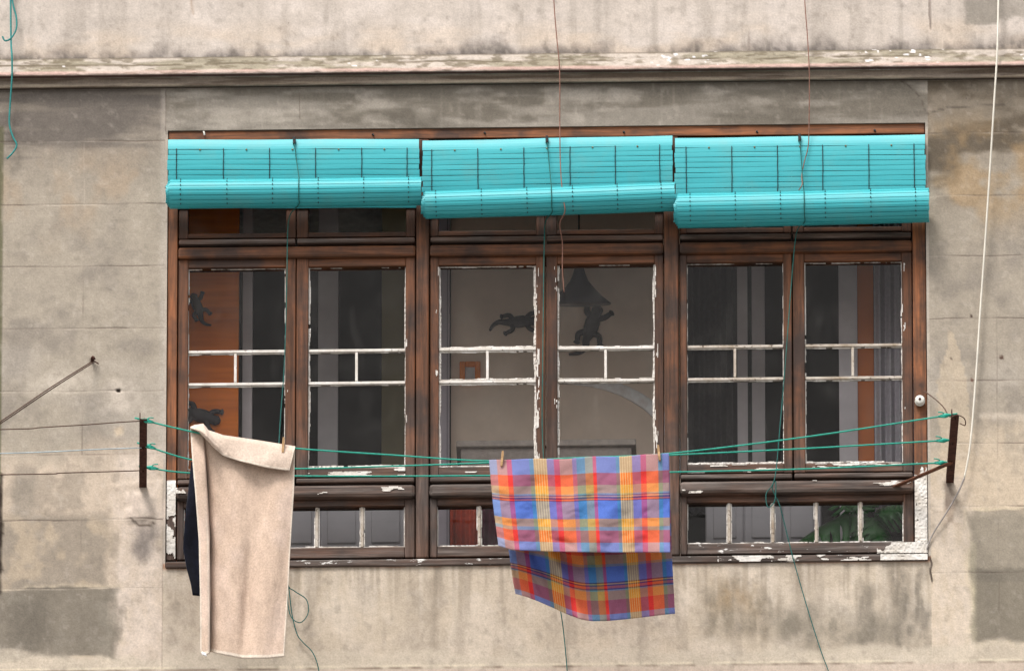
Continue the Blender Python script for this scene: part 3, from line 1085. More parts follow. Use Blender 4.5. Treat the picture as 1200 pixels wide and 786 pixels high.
# ================================================================== SLATTED BLINDS
def blind(TL, TR, RL, RR, r0, r1, cords, cx, label, pull, seed):
    root = empty('slatted_blind', None, label, 'blind', 'turquoise slatted roll-up blinds')
    rnd = random.Random(seed)
    d0 = .026
    a, b = P(*TL, d0), P(*TR, d0)
    zmax = (a.z+b.z)/2-(P(*RL, .090)+P(*RR, .090)).z/2
    ax = (b-a).normalized()
    W = (b-a).length
    down = Vector((0, 0, -1))

    def dz(z):
        # the header leans out over its rail, the laths fall back below it
        return .012*min(z/.05, 1)-.046*max(0, min((z-.045)/max(zmax-.045, .05), 1.2))**1.9

    def slat(mb, a, b, z0, z1, d_top, bow, th=.004, tilt=0.0):
        """one lath: hanging from z0 to z1 below the top line, slightly domed"""
        sec = []
        for i in range(5):
            f = i/4
            sec.append((z0+(z1-z0)*f, d_top+dz(z0+(z1-z0)*f)+bow*math.sin(math.pi*f)+tilt*f))
        n = 9
        vs, fs = [], []
        for j in range(n):
            q = a.lerp(b, j/(n-1))
            sag = .0012*math.sin(j*1.3+seed+z0*40)
            for z, d in sec:
                vs.append(Vector((q.x, -d, q.z-z+sag)))
            for z, d in reversed(sec):
                vs.append(Vector((q.x, -d+th, q.z-z+sag)))
        m = 10
        for j in range(n-1):
            for i in range(m):
                fs.append((j*m+i, j*m+(i+1) % m, (j+1)*m+(i+1) % m, (j+1)*m+i))
        fs.append(tuple(range(m)))
        fs.append(tuple((n-1)*m+i for i in reversed(range(m))))
        mb.add(vs, fs)
    px = 1/(PPM*CT)
    h = MB()
    slat(h, a, b, 0, 12.6*px, d0, .002, .006)
    h.build('header_board', 'blind', root)
    cur = MB()
    pitch = 5.75*px
    z = 13.1*px
    k_ = 0
    while z < zmax:
        dj = rnd.uniform(-.0006, .0006)
        e0, e1 = rnd.uniform(-.003, .003), rnd.uniform(-.003, .003)
        slat(cur, a+ax*e0, b+ax*e1, z, z+pitch*.92, d0+dj, .0003, .003, rnd.uniform(-.0005, .0006))
        z += pitch
        k_ += 1
    cur.build('slat_curtain', 'blind', root)
    # the rolled-up part: laths wound in a spiral, one facet each, the inner turns slipping out to the left
    A, B = P(*RL, .090), P(*RR, .090)
    rx = (B-A).normalized()
    A = A+rx*.012
    n_ = Vector((0, -1, 0))
    n_ = (n_-rx*n_.dot(rx)).normalized()
    u_ = rx.cross(n_)
    if u_.z < 0:
        u_ = -u_
    roll = MB()
    chord = .0222
    ang, turn0 = math.pi*.5, 0
    rr = 1.0
    total = 0
    while total < 2*math.pi*4.2:
        turns = total/(2*math.pi)
        shrink = 1-turns*.115
        ra, rb = r0*shrink, r1*shrink
        da = chord/((ra+rb)/2)
        if shrink < .45:
            break
        slip = -.0055*turns+rnd.uniform(-.0015, .0015)
        slip_r = -.003*turns+rnd.uniform(-.0015, .0015)
        vs = []
        n = 7
        for j in range(n):
            f = j/(n-1)
            c = (A+rx*slip).lerp(B+rx*slip_r, f)
            R0 = ra+(rb-ra)*f
            bend = .0018*math.sin(f*math.pi)
            c = c-Vector((0, 0, bend))
            for (aa, kk) in ((ang+da*.055, 1), (ang+da*.5, 1.006), (ang+da*.945, 1), (ang+da*.945, 1-.0032/R0), (ang+da*.5, 1.004-.0032/R0), (ang+da*.055, 1-.0032/R0)):
                vs.append(c+(n_*math.cos(aa)+u_*math.sin(aa))*R0*kk)
        fs = []
        for j in range(n-1):
            for i in range(6):
                fs.append((j*6+i, j*6+(i+1) % 6, (j+1)*6+(i+1) % 6, (j+1)*6+i))
        fs.append(tuple(range(6)))
        fs.append(tuple((n-1)*6+i for i in reversed(range(6))))
        roll.add(vs, fs)
        ang -= da
        total += da
    ro = roll.build('roll', 'blind', root)
    # dark ladder cords over the hanging laths, short stitches on the roll
    for cu in cords:
        f = (cu-TL[0])/(TR[0]-TL[0])
        top = a.lerp(b, f)
        m = MB()
        zz = 12.0*px
        pts = []
        while zz < zmax-r0*.4:
            pts.append(Vector((top.x+rnd.uniform(-.0008, .0008), -(d0+dz(zz)+.0035), top.z-zz)))
            zz += pitch
        m.tube(pts, .0019, 5, 2)
        fr = min(max((cu+2-RL[0])/(RR[0]-RL[0]), 0), 1)
        c = A.lerp(B, fr)
        R0 = r0+(r1-r0)*fr
        for q in range(-3, 5):
            an = q*chord/R0+math.pi*.5-math.ceil(math.pi*.5/(chord/R0))*chord/R0
            an2 = an+.28*chord/R0
            if an < -1.3 or an > 1.45:
                continue
            an -= .14*chord/R0
            an2 -= .14*chord/R0
            m.tube([c+(n_*math.cos(an)+u_*math.sin(an))*(R0+.001), c+(n_*math.cos(an2)+u_*math.sin(an2))*(R0+.001)], .0022, 5, 1)
        m.build('ladder_cord', 'dark_cord', root)
    brass = plain('brass_nail_head', (.16, .13, .05), .5, .4)
    for i in range(len(cords)-1):
        m = MB()
        f = ((cords[i]+cords[i+1])/2-TL[0])/(TR[0]-TL[0])
        q = a.lerp(b, f)
        m.lathe(Vector((q.x, -(d0+dz(13.4*px)+.001), q.z-13.4*px)), (0, -1, 0), [(0, .0042), (.002, .0042), (.003, .001)], 8)
        m.build('nail', brass, root)
    # black top hook and pull cord
    f = (cx-TL[0])/(TR[0]-TL[0])
    q = a.lerp(b, f)
    m = MB()
    m.box(q.x-.006, q.x+.006, -(d0+.026), -(d0-.002), q.z-.030, q.z+.002, .002)
    m.build('hook', 'black', root)
    fr = (cx+4-RL[0])/(RR[0]-RL[0])
    c = A.lerp(B, fr)
    R0 = r0+(r1-r0)*fr+.003
    pts = [Vector((q.x, -(d0+.018), q.z-.020)), Vector((q.x+.003, -(d0+.026), q.z-.05)), Vector(((q.x+c.x)/2, -(d0+.034), (q.z+c.z)/2+R0*.25))]
    for an in (1.25, .9, .5, .1, -.3, -.8, -1.25):
        pts.append(c+(n_*math.cos(an)+u_*math.sin(an))*R0)
    pts += [P(*w) for w in pull]
    m = MB()
    m.tube(pts, .0023, 6, 5)
    pc = m.build('pull_cord', 'teal_cord', root)
    return root


blind((197, 164), (491, 163), (196.5, 228.2), (494, 224.5), .0668, .0650, (207, 262, 316, 370, 424, 477), 345,
      'leftmost turquoise slatted blind, shortest hanging, rolled above the beige towel',
      [(340, 252, .03), (337, 275, .02), (336, 340, .02), (333, 430, .025), (328, 500, .04), (326, 560, .09), (332, 640, .10), (337, 683, .05), (345, 692, .03), (359, 702, .02), (361, 718, .02),
       (352, 729, .02), (341, 722, .02), (337, 703, .025), (338, 686, .03), (342, 718, .02), (348, 742, .02), (355, 752, .02), (367, 765, .02), (374, 788, .02), (375, 830, .02)], 1)
blind((495, 165.3), (788, 159), (495.5, 241), (791, 231), .0625, .0660, (506, 560, 614, 668, 721, 773), 641,
      'middle turquoise slatted blind, its roll sagging to the left above the plaid cloth',
      [(640, 258, .03), (638, 275, .02), (637, 340, .02), (636, 430, .03), (636, 520, .05), (645, 640, .08), (657, 715, .05), (661, 745, .02), (665, 790, .02), (667, 830, .02)], 2)
blind((791, 162), (1084, 158), (791.5, 248), (1089, 241), .0785, .0780, (804, 857.5, 911, 964, 1018, 1071), 937,
      'rightmost turquoise slatted blind with the longest drop and thickest roll',
      [(935, 268, .03), (931, 290, .02), (926, 350, .02), (920, 430, .03), (914, 500, .05), (908, 560, .06), (898, 578, .05), (900, 594, .05), (908, 586, .05), (909, 564, .055), (905, 572, .05), (913, 590, .04), (919, 612, .03),
       (930, 656, .03), (947, 715, .02), (962, 762, .02), (972, 790, .02), (980, 830, .02)], 3)

# loose tail of the left blind's cord beneath the towel
# ================================================================== CLOTHESLINE BRACKETS AND LINES
def bracket(b_uv, t_uv, dt, label, brace=None):
    root = empty('clothesline_bracket', None, label, 'bracket', 'rusty clothesline brackets')
    base, tip = P(*b_uv, -.02), P(*t_uv, dt)
    base.z = tip.z = (base.z+tip.z)/2
    m = MB()
    m.beam(base, tip, .033, .0045)
    m.beam(base+Vector((-.0145, 0, .016)), tip+Vector((-.0145, 0, .016)), .0045, .030)
    m.build('arm', 'iron', root)
    if brace:
        q0 = base.lerp(tip, .34)-Vector((0, 0, .006))
        q1 = P(*brace, -.004)
        m = MB()
        m.beam(q0, q1, .020, .006)
        m.build('brace', 'iron_brown', root)
    for f in (.97, .60, .27):
        m = MB()
        q = base.lerp(tip, f)
        m.tube([q+Vector((0, 0, -.012)), q+Vector((0, 0, .008)), q+Vector((.003, 0, .013)), q+Vector((.009, 0, .011))], .003, 6, 3)
        m.build('line_pin', 'iron', root)
    return base, tip


LB, LT = bracket((167.5, 574), (168, 490), .70, 'plain rusty iron clothesline bracket in the wall left of the window')
RB, RT = bracket((1113, 567), (1119.5, 487), .69, 'rusty iron clothesline bracket with slanting brace right of the window', (1046, 571))


def line(name, uvs, d, label):
    pts = [P(u, v, d) for u, v in uvs]
    pts[0] = Vector((LB.x+.02, -d, LB.z+.008))
    pts[-1] = Vector((RB.lerp(RT, d/.69).x-.02, -d, RB.z+.008))
    m = MB()
    m.tube(pts, .0036, 6, 6)
    o = m.build(name, 'green_line', None)
    tag(o, label, 'clothesline', 'green clotheslines between the brackets')
    for end, sgn in ((0, 1), (-1, -1)):
        k = MB()
        e = pts[end]
        nx = (pts[1]-pts[0]).normalized() if end == 0 else (pts[-2]-pts[-1]).normalized()
        k.tube([e-nx*.03, e, e+nx*.02, e+nx*.035, e+nx*.055], [.004, .005, .011, .009, .004], 8, 3)
        k.tube([e+nx*.02, e+nx*.035+Vector((0, -.01, .012)), e+nx*.055+Vector((0, -.012, .016))], .0028, 5, 3)
        k.tube([e+nx*.02, e+nx*.028+Vector((0, -.01, -.010)), e+nx*.045+Vector((0, -.012, -.008))], .0028, 5, 3)
        k.build('knot', 'green_line', o)
    return o


line('clothesline', [(172, 493), (222, 505), (285, 516), (345, 525), (460, 533), (575, 540), (680, 536), (785, 531), (950, 511), (1114, 489)], .68, 'outermost green clothesline, carrying the towel and the plaid cloth')
line('clothesline', [(172, 525), (222, 538), (290, 546), (347, 549), (460, 546), (572, 542), (680, 537), (785, 533), (950, 525), (1112, 518)], .42, 'middle green clothesline between the two brackets, carrying the dark garment')
line('clothesline', [(172, 551), (222, 554), (347, 557.5), (572, 557), (785, 553), (950, 549), (1110, 544.5)], .19, 'innermost green clothesline close to the window, lowest and empty')

# wires carrying on to the left
for uvs, d, mat, lab, nm_ in (
        ([(166, 493), (140, 494.5), (100, 497.5), (50, 500.5), (36, 502), (0, 503), (-150, 508), (-300, 505)], .68, 'wire', 'rusted wire running left from the tip of the bracket', 'wire'),
        ([(166, 524.5), (120, 526), (60, 529), (0, 531), (-150, 534), (-300, 530)], .42, 'pale_line', 'thin pale blue cord running left from the middle of the bracket', 'cord'),
        ([(166, 551), (120, 552.5), (70, 554), (62, 555), (0, 556), (-150, 559), (-300, 555)], .19, 'wire', 'rusted twisted wire running left from the foot of the bracket', 'wire')):
    wire_thing(nm_, [P(u, v, d) for u, v in uvs], .0026, mat, lab, 'wire' if nm_ == 'wire' else 'cord', n=5)
st = empty('stay_wire', None, 'double dark stay wire slanting down left from a hook in the wall', 'wire')
for k, (o1, o2) in enumerate(((0, 0), (2.2, 2.6))):
    m = MB()
    m.tube([P(107+o1, 424+o1*.3, .03), P(60, 453.5+o2, .25), P(0, 494+o2, .5), P(-120, 574+o2, 1.0)], .0028, 5, 6)
    m.build('strand', 'wire', st)
m = MB()
p = P(108, 423, 0)
m.tube([p+Vector((0, .01, 0)), p+Vector((0, -.02, 0)), p+Vector((.004, -.034, .004)), p+Vector((.012, -.032, -.008))], .006, 7, 3)
m.tube([p+Vector((0, -.01, 0)), p+Vector((.02, -.01, -.012)), p+Vector((.028, -.01, -.018))], .003, 5, 2)
m.build('wall_hook', 'iron', st)
tie = empty('tie_wire', None, 'thin dark tie wire from window jamb to the tip of the right bracket', 'wire')
m = MB()
m.tube([P(1083, 458, DF+.01), P(1094, 466, .15), P(1105, 476, .4), P(1113, 488, .66), P(1121, 486, .69), P(1130, 490, .67), P(1131, 498, .65), P(1125, 496, .64)], .0026, 5, 5)
m.build('strand', 'wire', tie)

# cables over the wall
wire_thing('cable', [P(1171, -60, .03), P(1170, 0, .035), P(1168.5, 62, .08), P(1165, 120, .085), P(1160, 200, .06), P(1154, 290, .04), P(1149, 360, .035), P(1143, 450, .035), P(1137, 520, .035), P(1130, 560, .03)],
           [.0046]*8+[.0045, .0042], 'white_cable', 'white cable hanging down the wall right of the window', 'cable')
wire_thing('cable', [P(1130, 560, .03), P(1122, 578, .026), P(1108, 602, .02), P(1094, 624, .012), P(1087, 640, .006), P(1085, 650, -.004)], [.0045, .004, .0038, .0038, .0035, .003], plain('grey_cable_sheath', (.30, .27, .25), .7), 'thin grey cable end curving down to the window corner', 'cable')
wire_thing('wire', [P(u, v, d) for u, v, d in ((647, -60, .03), (649, 0, .03), (652, 40, .05), (655, 70, .075), (656, 95, .07), (656, 150, .07), (657, 200, .11), (660, 232, .14), (662, 248, .13), (656, 262, .08), (659, 285, .03), (659, 315, .02), (661, 342, .015))], .0026, 'brown_wire',
           'thin brown wire hanging over the middle blind to the window behind', 'wire', n=5)
wire_thing('wire', [P(u, v, d) for u, v, d in ((941, -60, .03), (943, 0, .03), (946, 40, .05), (948, 75, .075), (948.5, 100, .07), (948, 150, .06), (947, 172, .05), (942, 192, .05), (939.5, 206, .06), (940, 216, .13), (936, 223, .14))], .0024, 'brown_wire',
           'thin brown wire hanging onto the right blind from above', 'wire', n=5)
gr = empty('rope', None, 'teal rope with a loop dangling at the upper left corner', 'rope')
m = MB()
m.tube([P(u, v, d) for u, v, d in ((12, -60, .03), (12.5, 0, .03), (13, 50, .05), (14, 66, .075), (14, 90, .065), (12, 120, .04), (11, 145, .03), (15, 160, .03), (19.5, 170, .03), (15, 179, .03), (8, 186, .03))], .0042, 6, 6)
m.build('strand', 'rope', gr)
m = MB()
m.tube([P(u, v, d) for u, v, d in ((13, -20, .04), (15, 4, .04), (19, 20, .04), (19, 34, .045), (13, 45, .05), (6, 48, .05), (3, 43, .05))], .004, 6, 6)
m.build('loop', 'rope', gr)


# ================================================================== LAUNDRY
def cloth(name, nu, nv, fn, mat, thick, col=None, uvfn=None):
    p, q = np.meshgrid(np.linspace(0, 1, nu), np.linspace(0, 1, nv))
    U, V, D = fn(p, q)
    X, Y, Z = np.zeros_like(U), np.zeros_like(U), np.zeros_like(U)
    for i in range(nv):
        for j in range(nu):
            w = P(U[i, j], V[i, j], D[i, j])
            X[i, j], Y[i, j], Z[i, j] = w
    me = grid_mesh(name, X, Y, Z, None, True, col(p, q) if col else None, uvfn(p, q) if uvfn else None)
    o = obj(name, me, mat)
    s = o.modifiers.new('thickness', 'SOLIDIFY')
    s.thickness = thick
    s.offset = 0
    return o


def pl(x, pts):
    return np.interp(x, [a for a, _ in pts], [b for _, b in pts])


def pls(x, pts, h=.035):
    return sum(pl(np.clip(x+k*h, pts[0][0], pts[-1][0]), pts) for k in (-1, -.66, -.33, 0, .33, .66, 1))/7


# beige bath towel: a long fall behind the line and a short turned-over flap in front
LINE_V = lambda u: np.interp(u, [222, 285, 345], [503, 515, 524])


def towel_fn(p, q):
    # q 0..0.16 the flap (hem to fold), q 0.16..1 the long fall
    fl = .17
    f = np.clip((fl-q)/fl, 0, 1)           # 1 at the flap's hem
    g = np.clip((q-fl)/(1-fl), 0, 1)       # 1 at the bottom hem
    top_u = 223+p*123
    top_v = pl(top_u, [(220, 503), (228, 499), (238, 497.5), (244, 505), (262, 511), (300, 516.5), (346, 524)])
    # flap
    hem_u = pls(p, [(0, 231), (.1, 242), (.2, 254), (.28, 262), (.5, 290), (.75, 314), (.92, 334), (1, 340)])
    hem_v = pls(p, [(0, 503), (.1, 514), (.2, 527), (.28, 534), (.45, 541), (.7, 547), (.92, 551), (1, 551)])
    fu, fv = top_u*(1-f)+hem_u*f, top_v*(1-f)+hem_v*f
    fd = .692+.016*np.sin(f*math.pi*.5)+.010*np.sin(p*9+f*2)*f+.030*np.exp(-((p-.13)/.09)**2)*np.sin(f*math.pi*.8)+(.010+.05*np.exp(-(p/.22)**2))*(fbm(p*11, f*2.5, 203, 3)-.5)*f
    # fall
    lft = pl(g, [(0, 223), (.1, 224.5), (.3, 229), (.5, 233), (.75, 234.5), (1, 235)])
    rgt = pl(g, [(0, 346), (.2, 344.5), (.5, 340), (.8, 336), (1, 333)])
    bot_v = pl(p, [(0, 765), (.04, 768), (.09, 766), (.12, 763), (.2, 765.5), (.5, 771), (.8, 771), (1, 769)])
    gu = lft+(rgt-lft)*p
    gv = top_v*(1-g)+bot_v*g
    w = ss(0, .25, g)
    pe = .098+.02*(1-g)
    crease = ss(pe, pe+.012, p)*np.exp(-np.clip(p-pe-.012, 0, 1)/.055)
    roll = ss(0, .09, p)*(1-ss(pe, pe+.012, p))
    gd = .668-.060*crease*w+.022*roll*w+.018*np.sin(p*7.5+1.2+g*.9)*w*g+.007*np.sin(p*15+g*4)*w+.030*(fbm(p*3.5-g*1.2, g*2.6, 201, 3)-.5)*w+.006*(fbm(p*14, g*10, 202)-.5)*w
    gd = gd+.024*np.exp(-((p-.40-.1*g)/.10)**2)*w*ss(.4, 1, g)-.026*np.exp(-((p-.62+.12*g)/.07)**2)*w*ss(.3, .9, g)
    m = q < fl
    # round the fold over the line
    fold = np.exp(-((q-fl)/.012)**2)
    U = np.where(m, fu, gu)
    V = np.where(m, fv, gv)-1.0*fold
    D = np.where(m, fd, gd)*(1-fold)+.681*fold
    return U, V, D


def towel_col(p, q):
    C = np.zeros(p.shape+(3,))
    C[:] = (213, 190, 171)
    C = mixc(C, (223, 201, 185), ss(.4, .7, fbm(p*3, q*6, 210)))
    hem = np.maximum(np.maximum((q < .014), (q > .988)), np.maximum((p < .012), (p > .988)))
    C = mixc(C, (236, 224, 208), hem*.9)
    C = mixc(C, (228, 210, 194), (q < .17)*.8)
    C = mixc(C, (236, 224, 208), hem*.9)
    C = mixc(C, (236, 222, 206), np.exp(-((p-.098)/.010)**2)*ss(.45, .6, q)*.9)
    return lin(C)*np.array((.80, .775, .76))


tw = cloth('bath_towel', 170, 200, towel_fn, 'terry', .006, towel_col)
tag(tw, 'beige terry bath towel folded over the clothesline at the left', 'towel')
m = MB()
for k in range(3):
    p = P(237+k*2.0, 765+k*.3, .69)
    m.tube([p+Vector((0, .01, .010)), p, p+Vector((.002, 0, -.007-.002*k))], .0034, 5, 3)
fr_ = m.build('care_label', plain('white_label_cloth', (.78, .77, .76), .9), tw)


# plaid tablecloth
def tc_fn(p, q):
    h = .5                                  # fold over the line at q = 0.5 in texture; q 0..0.5 front from top
    front = q < .5
    f = np.clip(q/.5, 0, 1)                 # 0 top, 1 front hem
    b = np.clip((1-q)/.5, 0, 1)             # 0 at the top (q = 1), 1 at the back hem (q = 0.5)
    top_u = 573+p*211
    top_v = 538.5-p*7.5+1.6*np.sin(p*math.pi)+.9*np.sin(p*19)*np.sin(p*math.pi)+.8*(fbm(p*16, 1.5, 233, 3)-.5)
    lft = pl(f, [(0, 573), (.5, 577.5), (1, 584)])
    rgt = pl(f, [(0, 784), (.5, 785), (1, 785.5)])
    bot = pls(p, [(0, 638), (.05, 643), (.1, 644.5), (.3, 646), (.6, 647), (1, 647)])
    fu = lft+(rgt-lft)*p
    fv = top_v*(1-f)+bot*f
    w = ss(0, .3, f)
    fd = .690+w*(.012*np.sin(p*11+f*1.5)+.008*np.sin(p*23-f*2)+.010*(fbm(p*6, f*3, 220)-.5))+.05*f
    fd = fd+.012*(np.abs(fbm(p*7+f*3, f*5-p*3, 230, 3)-.5)*2-.3)*w+.006*(fbm(p*14+f*4, f*9, 237, 3)-.5)*w+.020*(fbm(p*3+f*2, f*2, 231, 2)-.5)*w+.006*np.sin((p-.55)*26+f*9)*np.exp(-((p-.62)/.25)**2)*w
    # back flap, slipped to the right and blown a little
    bl = pl(b, [(0, 575), (.45, 588), (.62, 595), (.9, 601), (1, 604)])
    br = pl(b, [(0, 784), (.6, 787), (1, 791)])
    hem = pls(p, [(0, 693), (.08, 700), (.2, 708), (.3, 717), (.38, 725), (.5, 728.5), (.75, 724), (1, 718)], .09)
    bu = bl+(br-bl)*p
    bv = top_v*(1-b)+hem*b
    w2 = ss(.1, .6, b)
    fold = np.exp(-((p-.08-.20*ss(.4, 1, b))/.055)**2)
    bd = .655+w2*(.030*(np.abs(fbm(p*7-b*3, b*4+p*3, 232, 4)-.5)*2-.3)+-.020*fold+.014*np.sin(p*8+2+b*2)+.008*np.sin(p*17+b*5))-.07*b+.03*np.exp(-((p-.20-.2*ss(.4, 1, b))/.05)**2)*w2
    U, V, D = np.where(front, fu, bu), np.where(front, fv, bv), np.where(front, fd, bd)
    return U, V, D


def tc_uv(p, q):
    return np.stack([p*.998+.001, q*.998+.001], -1)


def tc_build():
    # rows run front hem -> line -> back hem, so that it is one continuous cloth
    nu, nf = 110, 75
    order = np.concatenate([np.linspace(.4999, 0, nf), np.linspace(.99995, .5001, nf)])
    pq = np.linspace(0, 1, nu)
    p, q = np.meshgrid(pq, order)
    U, V, D = tc_fn(p, q)
    X, Y, Z = np.zeros_like(U), np.zeros_like(U), np.zeros_like(U)
    for i in range(U.shape[0]):
        for j in range(nu):
            X[i, j], Y[i, j], Z[i, j] = P(U[i, j], V[i, j], D[i, j])
    me = grid_mesh('tablecloth', X, Y, Z, None, True, None, tc_uv(p, q))
    o = obj('tablecloth', me, 'plaid')
    s = o.modifiers.new('thickness', 'SOLIDIFY')
    s.thickness = .0012
    return o


tc = tc_build()
tag(tc, 'plaid tablecloth in red, blue and yellow pegged over the clothesline', 'cloth')


def navy_fn(p, q):
    lft = pl(q, [(0, 224), (.2, 221), (.4, 217), (.65, 214.5), (.8, 219), (.92, 224), (1, 226)])
    U = lft+(262-lft)*p
    V = 541+q*(pl(p, [(0, 697), (.25, 698), (1, 690)])-541)+p*8*(1-q)
    D = .415+.015*np.sin(p*8+q*3)*ss(0, .3, q)-.02*q
    return U, V, D


nv = cloth('garment', 24, 50, navy_fn, 'navy', .004)
tag(nv, 'dark navy garment hanging behind the beige towel', 'clothing')


def peg(u, v, d, label, lean=0.0):
    root = empty('clothes_peg', None, label, 'clothes peg', 'wooden clothes pegs')
    p = P(u, v, d)
    for s_ in (-1, 1):
        m = MB()
        vs = []
        for z, o, w in ((-.038, .002, .0045), (-.020, .005, .005), (0, .0035, .005), (.016, .006, .005), (.030, .009, .004)):
            vs.append((z, o, w))
        vv, fs = [], []
        for z, o, w in vs:
            for (a, b) in ((-1, 0), (1, 0), (1, 1), (-1, 1)):
                vv.append(p+Vector((a*w+lean*z, s_*(o+b*.006), z)))
        for i in range(len(vs)-1):
            for k in range(4):
                fs.append((i*4+k, i*4+(k+1) % 4, (i+1)*4+(k+1) % 4, (i+1)*4+k))
        fs += [(0, 1, 2, 3), tuple(len(vs)*4-4+k for k in (3, 2, 1, 0))]
        m.add(vv, fs)
        m.build('prong', 'peg_wood', root)
    m = MB()
    m.lathe(p+Vector((-.006, 0, .004)), (1, 0, 0), [(0, .006), (.012, .006)], 10)
    m.build('spring', 'iron', root)
    return root


peg(588.5, 537, .70, 'wooden peg at the left end of the plaid cloth', .1)
peg(772, 530, .70, 'wooden peg at the right end of the plaid cloth', -.1)
peg(332, 521, .70, 'wooden peg holding the beige towel near its right edge', .05)

# ================================================================== THE ROOM BEHIND THE GLASS
def room_sheet(name, c, boxes, **kw):
    m = MB()
    for b in boxes:
        m.box(*b, 0)
    o = m.build(name, plain(name+'_paint', c, .85, .2, **kw))
    return o


XL, XR, YB = SX(150), SX(1130), 2.0
ZT, ZF = SZ(148)+.28, SZ(660)-.85
tag(room_sheet('ceiling', (.78, .74, .70), [(XL, XR, .23, YB, ZT, ZT+.1)]), kind='structure')
tag(room_sheet('floor', (.24, .16, .11), [(XL, XR, .23, YB, ZF-.1, ZF)]), kind='structure')
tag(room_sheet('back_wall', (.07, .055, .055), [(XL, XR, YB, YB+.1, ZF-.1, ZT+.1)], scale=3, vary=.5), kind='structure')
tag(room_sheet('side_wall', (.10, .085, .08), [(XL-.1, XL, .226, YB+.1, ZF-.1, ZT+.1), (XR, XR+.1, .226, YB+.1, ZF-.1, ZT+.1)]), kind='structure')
lin_w = MB()           # inner face of the outer wall, closing the room round the window
xa, xb, za, zb_ = SX(195)-.002, SX(1086)+.002, SZ(660)-.002, SZ(148)+.002
lin_w.box(XL-.1, xa, .20, .222, ZF-.1, ZT+.1, 0)
lin_w.box(xb, XR+.1, .20, .222, ZF-.1, ZT+.1, 0)
lin_w.box(xa, xb, .20, .222, zb_, ZT+.1, 0)
lin_w.box(xa, xb, .20, .222, ZF-.1, za, 0)
tag(lin_w.build('inner_wall', plain('inner_wall_paint', (.35, .33, .3), .9)), kind='structure')


def panel_uv(mb, u0, u1, v0, v1, D, th=.04):
    """upright slab behind the glass: edges given where they show in the photograph"""
    a, b = P(u0, v1, -D), P(u1, v0, -D)
    mb.box(a.x, b.x, D, D+th, a.z, b.z, .002)


DB = .92
m = MB()
panel_uv(m, 528, 800, 120, 900, DB, .08)
mid = m.build('partition', plain('beige_room_wall', (.80, .64, .52), .9, .2, 4, .12))
tag(mid, 'beige inner partition wall behind the middle window bay', 'wall')
m = MB()
arc = [P(u, v, -(DB-.003)) for u, v in ((628, 451), (655, 447), (690, 448), (720, 454), (745, 465), (766, 480), (782, 500), (792, 525), (796, 560))]
m.tube(arc, [.008, .014, .022, .028, .030, .030, .030, .030, .030], 10, 6, True, .30)
m.build('arch_moulding', plain('pale_arch_plaster', (.95, .82, .77), .85), mid)
m = MB()
panel_uv(m, 150, 281, 120, 900, .48, .06)
orp = m.build('partition', plain('orange_reflection_panel', (.90, .20, .025), .8, .2, 5, .30, stretch=(.5, 1, 6)))  # orange reflection of the opposite facade, its glass ripples put into the colour
tag(orp, 'orange panel standing in for a facade reflected in the leftmost casement', 'wall')


def post(u0, u1, D, c, label, cat, name, v0=120, v1=900, groove=None):
    m = MB()
    panel_uv(m, u0, u1, v0, v1, D, .06)
    o = m.build(name, plain(name+'_paint', c, .6, .3, 6, .15))
    tag(o, label, cat)
    if groove:
        g = MB()
        a, b = P(groove-.7, v1, -(D-.003)), P(groove+.7, v0, -(D-.003))
        g.box(a.x, b.x, D-.004, D+.01, a.z, b.z, 0)
        g.build('joint', 'black', o)
    return o


GR = (.62, .56, .57)  # tone of the pale upright slabs behind the glass
post(281.6, 297, .60, GR, 'pale upright beside the orange panel', 'door post', 'pale_upright')
post(371, 397, .95, (.56, .51, .52), 'pale upright behind the second casement from the left', 'door post', 'pale_upright')
post(512, 527, .86, (.52, .45, .50), 'narrow violet grey door post left of the beige inner wall', 'door post', 'pale_upright', groove=524)
post(866, 895, .95, GR, 'pale double upright behind the fifth casement from the left', 'door post', 'pale_upright', groove=879)
post(986, 1003, .60, (.66, .60, .62), 'pale upright behind the rightmost casement', 'door post', 'pale_upright')
post(1003.6, 1022, .62, (.62, .17, .035), 'narrow orange strip behind the rightmost casement', 'wall strip', 'upright_strip', 120, 572)  # narrow orange slab behind the glass, cut off above the plant
post(446, 486, 1.3, (.34, .28, .15), 'dull yellowish wall end beside the first mullion', 'wall strip', 'upright_strip')


def curtain(u0, u1, v0, v1, D, c, label, folds, seed, amp=.02):
    n, k = 140, 12
    p, q = np.meshgrid(np.linspace(0, 1, n), np.linspace(0, 1, k))
    a, b = P(u0, v0, -D), P(u1, v1, -D)
    X = a.x+(b.x-a.x)*p
    Z = a.z+(b.z-a.z)*q
    Y = D+amp*np.sin(p*folds*2*math.pi+seed+.4*np.sin(q*3))+amp*.4*np.sin(p*folds*5+seed)
    o = obj('curtain', grid_mesh('curtain', X, Y, Z), plain('curtain_cloth', c, .9, .1, 60, .15))
    s = o.modifiers.new('thickness', 'SOLIDIFY')
    s.thickness = .003
    tag(o, label, 'curtain')
    return o


curtain(1023, 1085, 150, 600, .55, (.50, .46, .50), 'grey gathered curtain behind the right edge of the window', 5, 1)
curtain(800, 868, 150, 600, 1.3, (.16, .145, .155), 'dark grey curtain behind the fifth casement', 5, 2.3)
curtain(528, 560, 580, 665, .35, (.62, .09, .04), 'red curtain behind the bottom pane left of the plaid cloth', 3, .6, .012)
curtain(561, 600, 578, 665, .36, (.10, .012, .035), 'maroon curtain behind the bottom pane beside the red one', 3, 1.7, .012)


